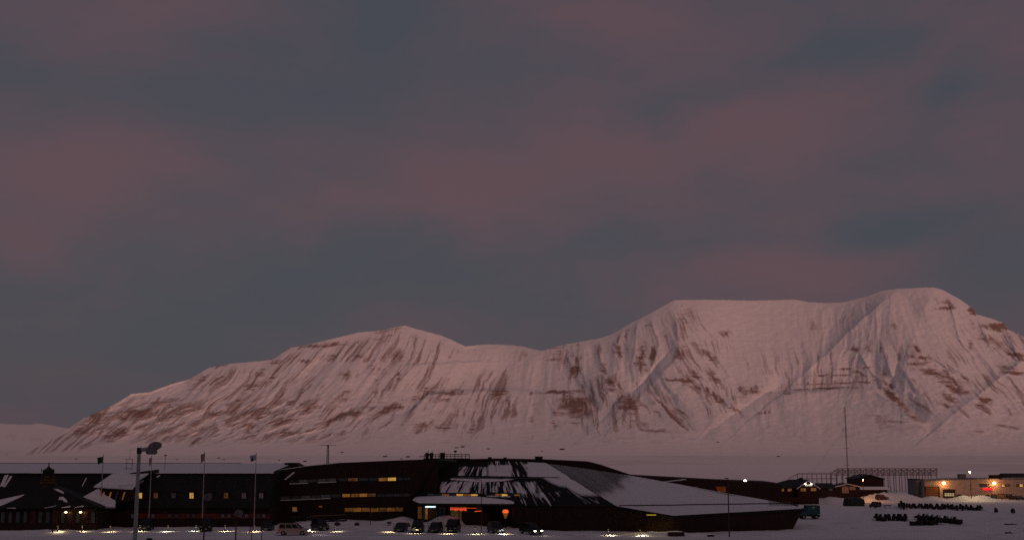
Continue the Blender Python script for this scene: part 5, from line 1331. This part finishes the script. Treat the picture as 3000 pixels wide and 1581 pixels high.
for a, b_ in ((2467, 2486), (2489, 2506)):
    B(pane_box(a, b_, 1424, 1443 if a < 2480 else 1434, 439.7, .15), 'pale_panel', mat('pale_panel', (.30, .20, .17), .8, .15, 1), h_)
gable_house('gabled_shed', 'black gabled shed standing behind the lit street lamp', 2508, 2590, 1402, 1391, 455, 12, timber, copper, (), snowy=False)
h_ = gable_house('low_store', 'long low dark store with snow on its roof below the gabled shed', 2440, 2600, 1432, 1427, 447, 4, timber, snow, (), front='side')
# pale workshop
wk = thing('workshop', 'pale flat-roofed workshop with brown garage door and lit red sign', 'building', (xat(2860, 480), 480, -7.8))
wz = zat(1403, 480)
B(MB().prism([Vector((xat(2709, 480, 1430), 480, -8.2)), Vector((xat(3120, 480, 1430), 480, -8.2)), P(3120, 1401, 480), P(2830, 1402, 480), P(2760, 1406, 480), P(2709, 1408, 480)], (0, 20, 0)), 'wall', white_board, wk)
B(MB().prism([P(2707, 1407, 479.7), P(2760, 1405, 479.7), P(2830, 1401, 479.7), P(3122, 1400, 479.7), P(3122, 1402.5, 479.7), P(2830, 1403.5, 479.7), P(2760, 1407.5, 479.7), P(2707, 1409.5, 479.7)], (0, .28, 0)), 'roof_edge', grey_board, wk)
for (y0, y1) in ((1402.5, 1410), (1411, 1418)): pass
gd = B(pane_box(2709.5, 2752, 1424, 1458, 479.8, .12), 'garage_door', trim, wk)
for k in range(5):
    B(pane_box(2712, 2749, 1426 + k * 6, 1431.4 + k * 6, 479.7, .08), 'door_panel', brown_door, gd)
gd = B(pane_box(2764, 2798, 1432, 1457, 479.8, .12), 'garage_door', trim, wk)
for r_ in range(2):
    for c_ in range(4): B(pane_box(2768 + c_ * 7.2, 2773.5 + c_ * 7.2, 1443.5 + r_ * 5, 1447 + r_ * 5, 479.7, .06), 'lit_pane', mat('pale_lit_glass', (.3, .3, .2), .4, .4, .8, emit=(.55, .45, .22), estr=.7), gd)
for (a, b_, c, d, m_) in ((2872, 2892, 1417, 1424, glass), (2898, 2912, 1417, 1423, lit_y), (2935, 2943, 1418, 1425, lit_y), (2947, 2956, 1417, 1423, lit_d), (2980, 2985, 1417, 1424, lit_d), (2988, 2996, 1417, 1425, lit_y), (2804, 2816, 1448, 1456, glass), (2905, 2920, 1448, 1457, glass), (2925, 2942, 1447, 1457, lit_d), (2948, 2964, 1447, 1457, glass), (3010, 3024, 1417, 1425, lit_d)):
    f_ = B(pane_box(a - 1, b_ + 1, c - 1, d + 1, 479.85, .12), 'window', trim, wk); B(pane_box(a, b_, c, d, 479.8, .04), 'pane', m_, f_)
B(pane_box(2890, 2898, 1447, 1459, 479.8, .12), 'door', trim, wk)
B(pane_box(2880, 2909, 1428, 1434.5, 479.3, .35), 'lit_sign', red_sign, wk)
for x in (2765, 2913):
    lp = P(x, 1414, 479.2); w_ = B(MB().ball(lp, .62, 12, 8, (1.1, .8, .9)), 'flood_lamp', mat('sodium_flood', (.9, .6, .3), .4, .03, 1, emit=(1, .60, .24), estr=7), wk)
    B(MB().bar(lp + Vector((0, .3, .2)), lp + Vector((0, .9, .2)), .15), 'bracket', trim, w_)
    L_ = bpy.data.lights.new('flood_light', 'POINT'); L_.energy = 520; L_.color = SOD; L_.shadow_soft_size = .5
    o_ = bpy.data.objects.new('flood_light', L_); COL.objects.link(o_); o_.parent = wk; o_.location = lp + Vector((0, -1.4, -.3)) - wk.location
for (a, b_, y0, m_) in ((2812, 2830, 1388, grey_board), (2904, 2936, 1390.5, timber_red)):
    u_ = B(pane_box(a, b_, y0 + 1, 1401.5, 484, 2.5), 'roof_unit', m_, wk); B(pane_box(a - 1, b_ + 1, y0, y0 + 1, 483.8, 2.9), 'unit_lid', trim, u_)
B(MB().bar(P(2806, 1399, 483), P(2852, 1400, 483), .3), 'roof_duct', grey_board, wk)
gb_ = thing('grey_annexe', 'grey box-shaped annexe at the left end of the pale workshop', 'building', (xat(2695, 484), 484, -7.8))
B(MB().prism([P(2683, 1404, 484), P(2706, 1404, 484), Vector((xat(2708, 484, 1440), 484, -8.2)), Vector((xat(2683, 484, 1440), 484, -8.2))], (0, 10, 0)), 'wall', grey_board, gb_)
B(MB().prism([P(2681, 1402.5, 483.7), P(2707.5, 1402.5, 483.7), P(2707.5, 1404.5, 483.7), P(2681, 1404.5, 483.7)], (0, 10.6, 0)), 'roof', trim, gb_)
hr = gable_house('snowy_hall', 'dark hall roof showing above the right end of the pale workshop', 2960, 3080, 1402, 1388, 540, 16, timber, copper, (), front='side')
# low dark scrub of stored goods before the annexe: pallets of timber
for i, (px, Yp, w, h) in enumerate(((2635, 462, 3.2, 1.6), (2652, 460, 2.4, 1.3), (2668, 458, 3.4, 1.5), (2690, 458, 3.0, 1.4))):
    bx_ = Vector((xat(px, Yp, 1440), Yp, gz(xat(px, Yp, 1440), Yp)))
    t = thing('timber_stack', f'{ORD[i]} from the left of the dark stacks of stored timber by the grey annexe', 'timber stack', bx_, R.uniform(-.3, .3), 'stacks of stored timber')
    for k in range(4):
        MB().box((R.uniform(-.15, .15), 0, .2 + k * .4 * h / 1.6), (w * R.uniform(.8, 1.05), 1.6, .34 * h / 1.6)).build('bundle', rusty if k % 2 else stone, t)
# cars at the workshop
for i, (px, hd) in enumerate(((2882, 0), (2975, 10), (2993, 0))):
    car('estate_car', f'{["left", "middle", "right"][i]} of the dark cars parked along the pale workshop', 'car', px, 0, hd, 4.5, 1.8, 1.6, dark_green, 'suv', Y=474, group='cars parked at the workshop')
# steel frame of an unfinished hall
sf = thing('steel_hall_frame', 'bare steel frame of an unroofed hall behind the sheds', 'steel frame', (xat(2580, 600), 600, -9.2))
st_m = mat('frame_steel', (.30, .25, .26), .7, .2, .5)
eav = lambda x: 1391 if x > 2440 else 1393
def frame_col(px, Y, yt): 
    p = P(px, yt, Y); B(MB().bar((p.x, Y, -9.3), p, .32), 'column', st_m, sf)
xs1 = [2452 + i * 17.2 for i in range(18)]
for x in xs1: frame_col(x, 600, 1391)
for x in xs1: 
    p = P(x, 1391, 600); q_ = P(x + 1, 1371.5, 614); e2 = Vector((q_.x, 628, p.z))
    B(MB().bar(p, q_, .34), 'rafter', st_m, sf); B(MB().bar(q_, e2, .34), 'rafter', st_m, sf)
    B(MB().bar(Vector((e2.x, 628, -9.3)), e2, .34), 'column', st_m, sf)
    B(MB().bar(p + Vector((0, 0, -.2)), e2 + Vector((0, 0, -.2)), .2), 'tie_beam', st_m, sf)
for k, f in enumerate((0, .25, .5, .75, 1.0)):
    a = P(xs1[0], 1391, 600).lerp(P(xs1[0] + 1, 1371.5, 614), f); b_ = P(xs1[-1], 1391, 600).lerp(P(xs1[-1] + 1, 1371.5, 614), f)
    B(MB().bar(a, b_, .28), 'purlin', st_m, sf)
for x, x2_ in zip(xs1[:-1], xs1[1:]):
    B(MB().bar(P(x, 1391, 600), P(x2_ + 1, 1376, 611), .2), 'roof_brace', st_m, sf)
    B(MB().bar(P(x2_, 1391, 600), P(x + 1, 1376, 611), .2), 'roof_brace', st_m, sf)
xs2 = [2336 + i * 14.2 for i in range(9)]
for x in xs2: frame_col(x, 604, 1387)
B(MB().bar(P(2336, 1386.5, 604), P(2452, 1386.5, 604), .4), 'eave_beam', st_m, sf); B(MB().bar(P(2336, 1401, 604), P(2452, 1401, 604), .3), 'girt', st_m, sf)
B(MB().bar(P(2310, 1400, 600), P(2340, 1386, 604), .35), 'end_rafter', st_m, sf); B(MB().bar(P(2428, 1387, 604), P(2460, 1374, 610), .35), 'end_rafter', st_m, sf)

# huts on the far shore, standing on the foot of the mountain
def mount_at(px, py):
    k = np.argmin((PXm - px) ** 2 + (PYm - py) ** 2); return Vector(Pm.reshape(-1, 3)[k])
HUTS = [(222, 1344, 9), (640, 1341, 10), (655, 1345, 8), (518, 1346, 7), (817, 1347, 8), (893, 1350, 12), (1002, 1326, 10), (1128, 1337, 14), (1195, 1338, 14), (1336, 1311, 12), (1356, 1309, 13), (1430, 1315, 11), (1648, 1316, 16), (2103, 1295, 9), (2281, 1336, 10), (1478, 1341, 9), (1587, 1322, 8), (1175, 1343, 9)]
for i, (px, py, w) in enumerate(HUTS):
    b = mount_at(px, py) if py < 1330 else Vector((xat(px, SHORE_Y - 200, py), SHORE_Y - 200, -14))
    if py >= 1330:
        Yh = (EYE + 14) / math.tan(math.radians(0.0001) + math.atan((py - HORIZON) / F)) if py > 1334 else SHORE_Y - 60
        Yh = min(max(Yh, 1500), SHORE_Y - 60); b = P(px, py, Yh); b.z = gz(b.x, Yh)
    sc = .8 * w / F * b.y
    t = thing('shore_hut', f'{ORD[i]} of the tiny dark huts on the far shore', 'hut', b, 0, 'huts on the far shore')
    hh = sc * .30
    MB().prism([Vector((-sc / 2, 0, -hh * .5)), Vector((sc / 2, 0, -hh * .5)), Vector((sc / 2, 0, hh * .6)), Vector((-sc / 2, 0, hh * .6))], (0, sc * .5, 0)).build('wall', timber_red, t)
    MB().prism([Vector((-sc * .55, -sc * .05, hh * .58)), Vector((-sc * .55, sc * .25, hh)), Vector((-sc * .55, sc * .55, hh * .58))], (sc * 1.1, 0, 0)).build('roof', timber, t)
# order the far huts from left to right in their labels
hs_ = sorted([o for o in bpy.data.objects if o.name.startswith('shore_hut')], key=lambda o: o.location.x / o.location.y)
for i, o in enumerate(hs_): o['label'] = f'{ORD[i]} from the left of the tiny dark huts on the far shore'
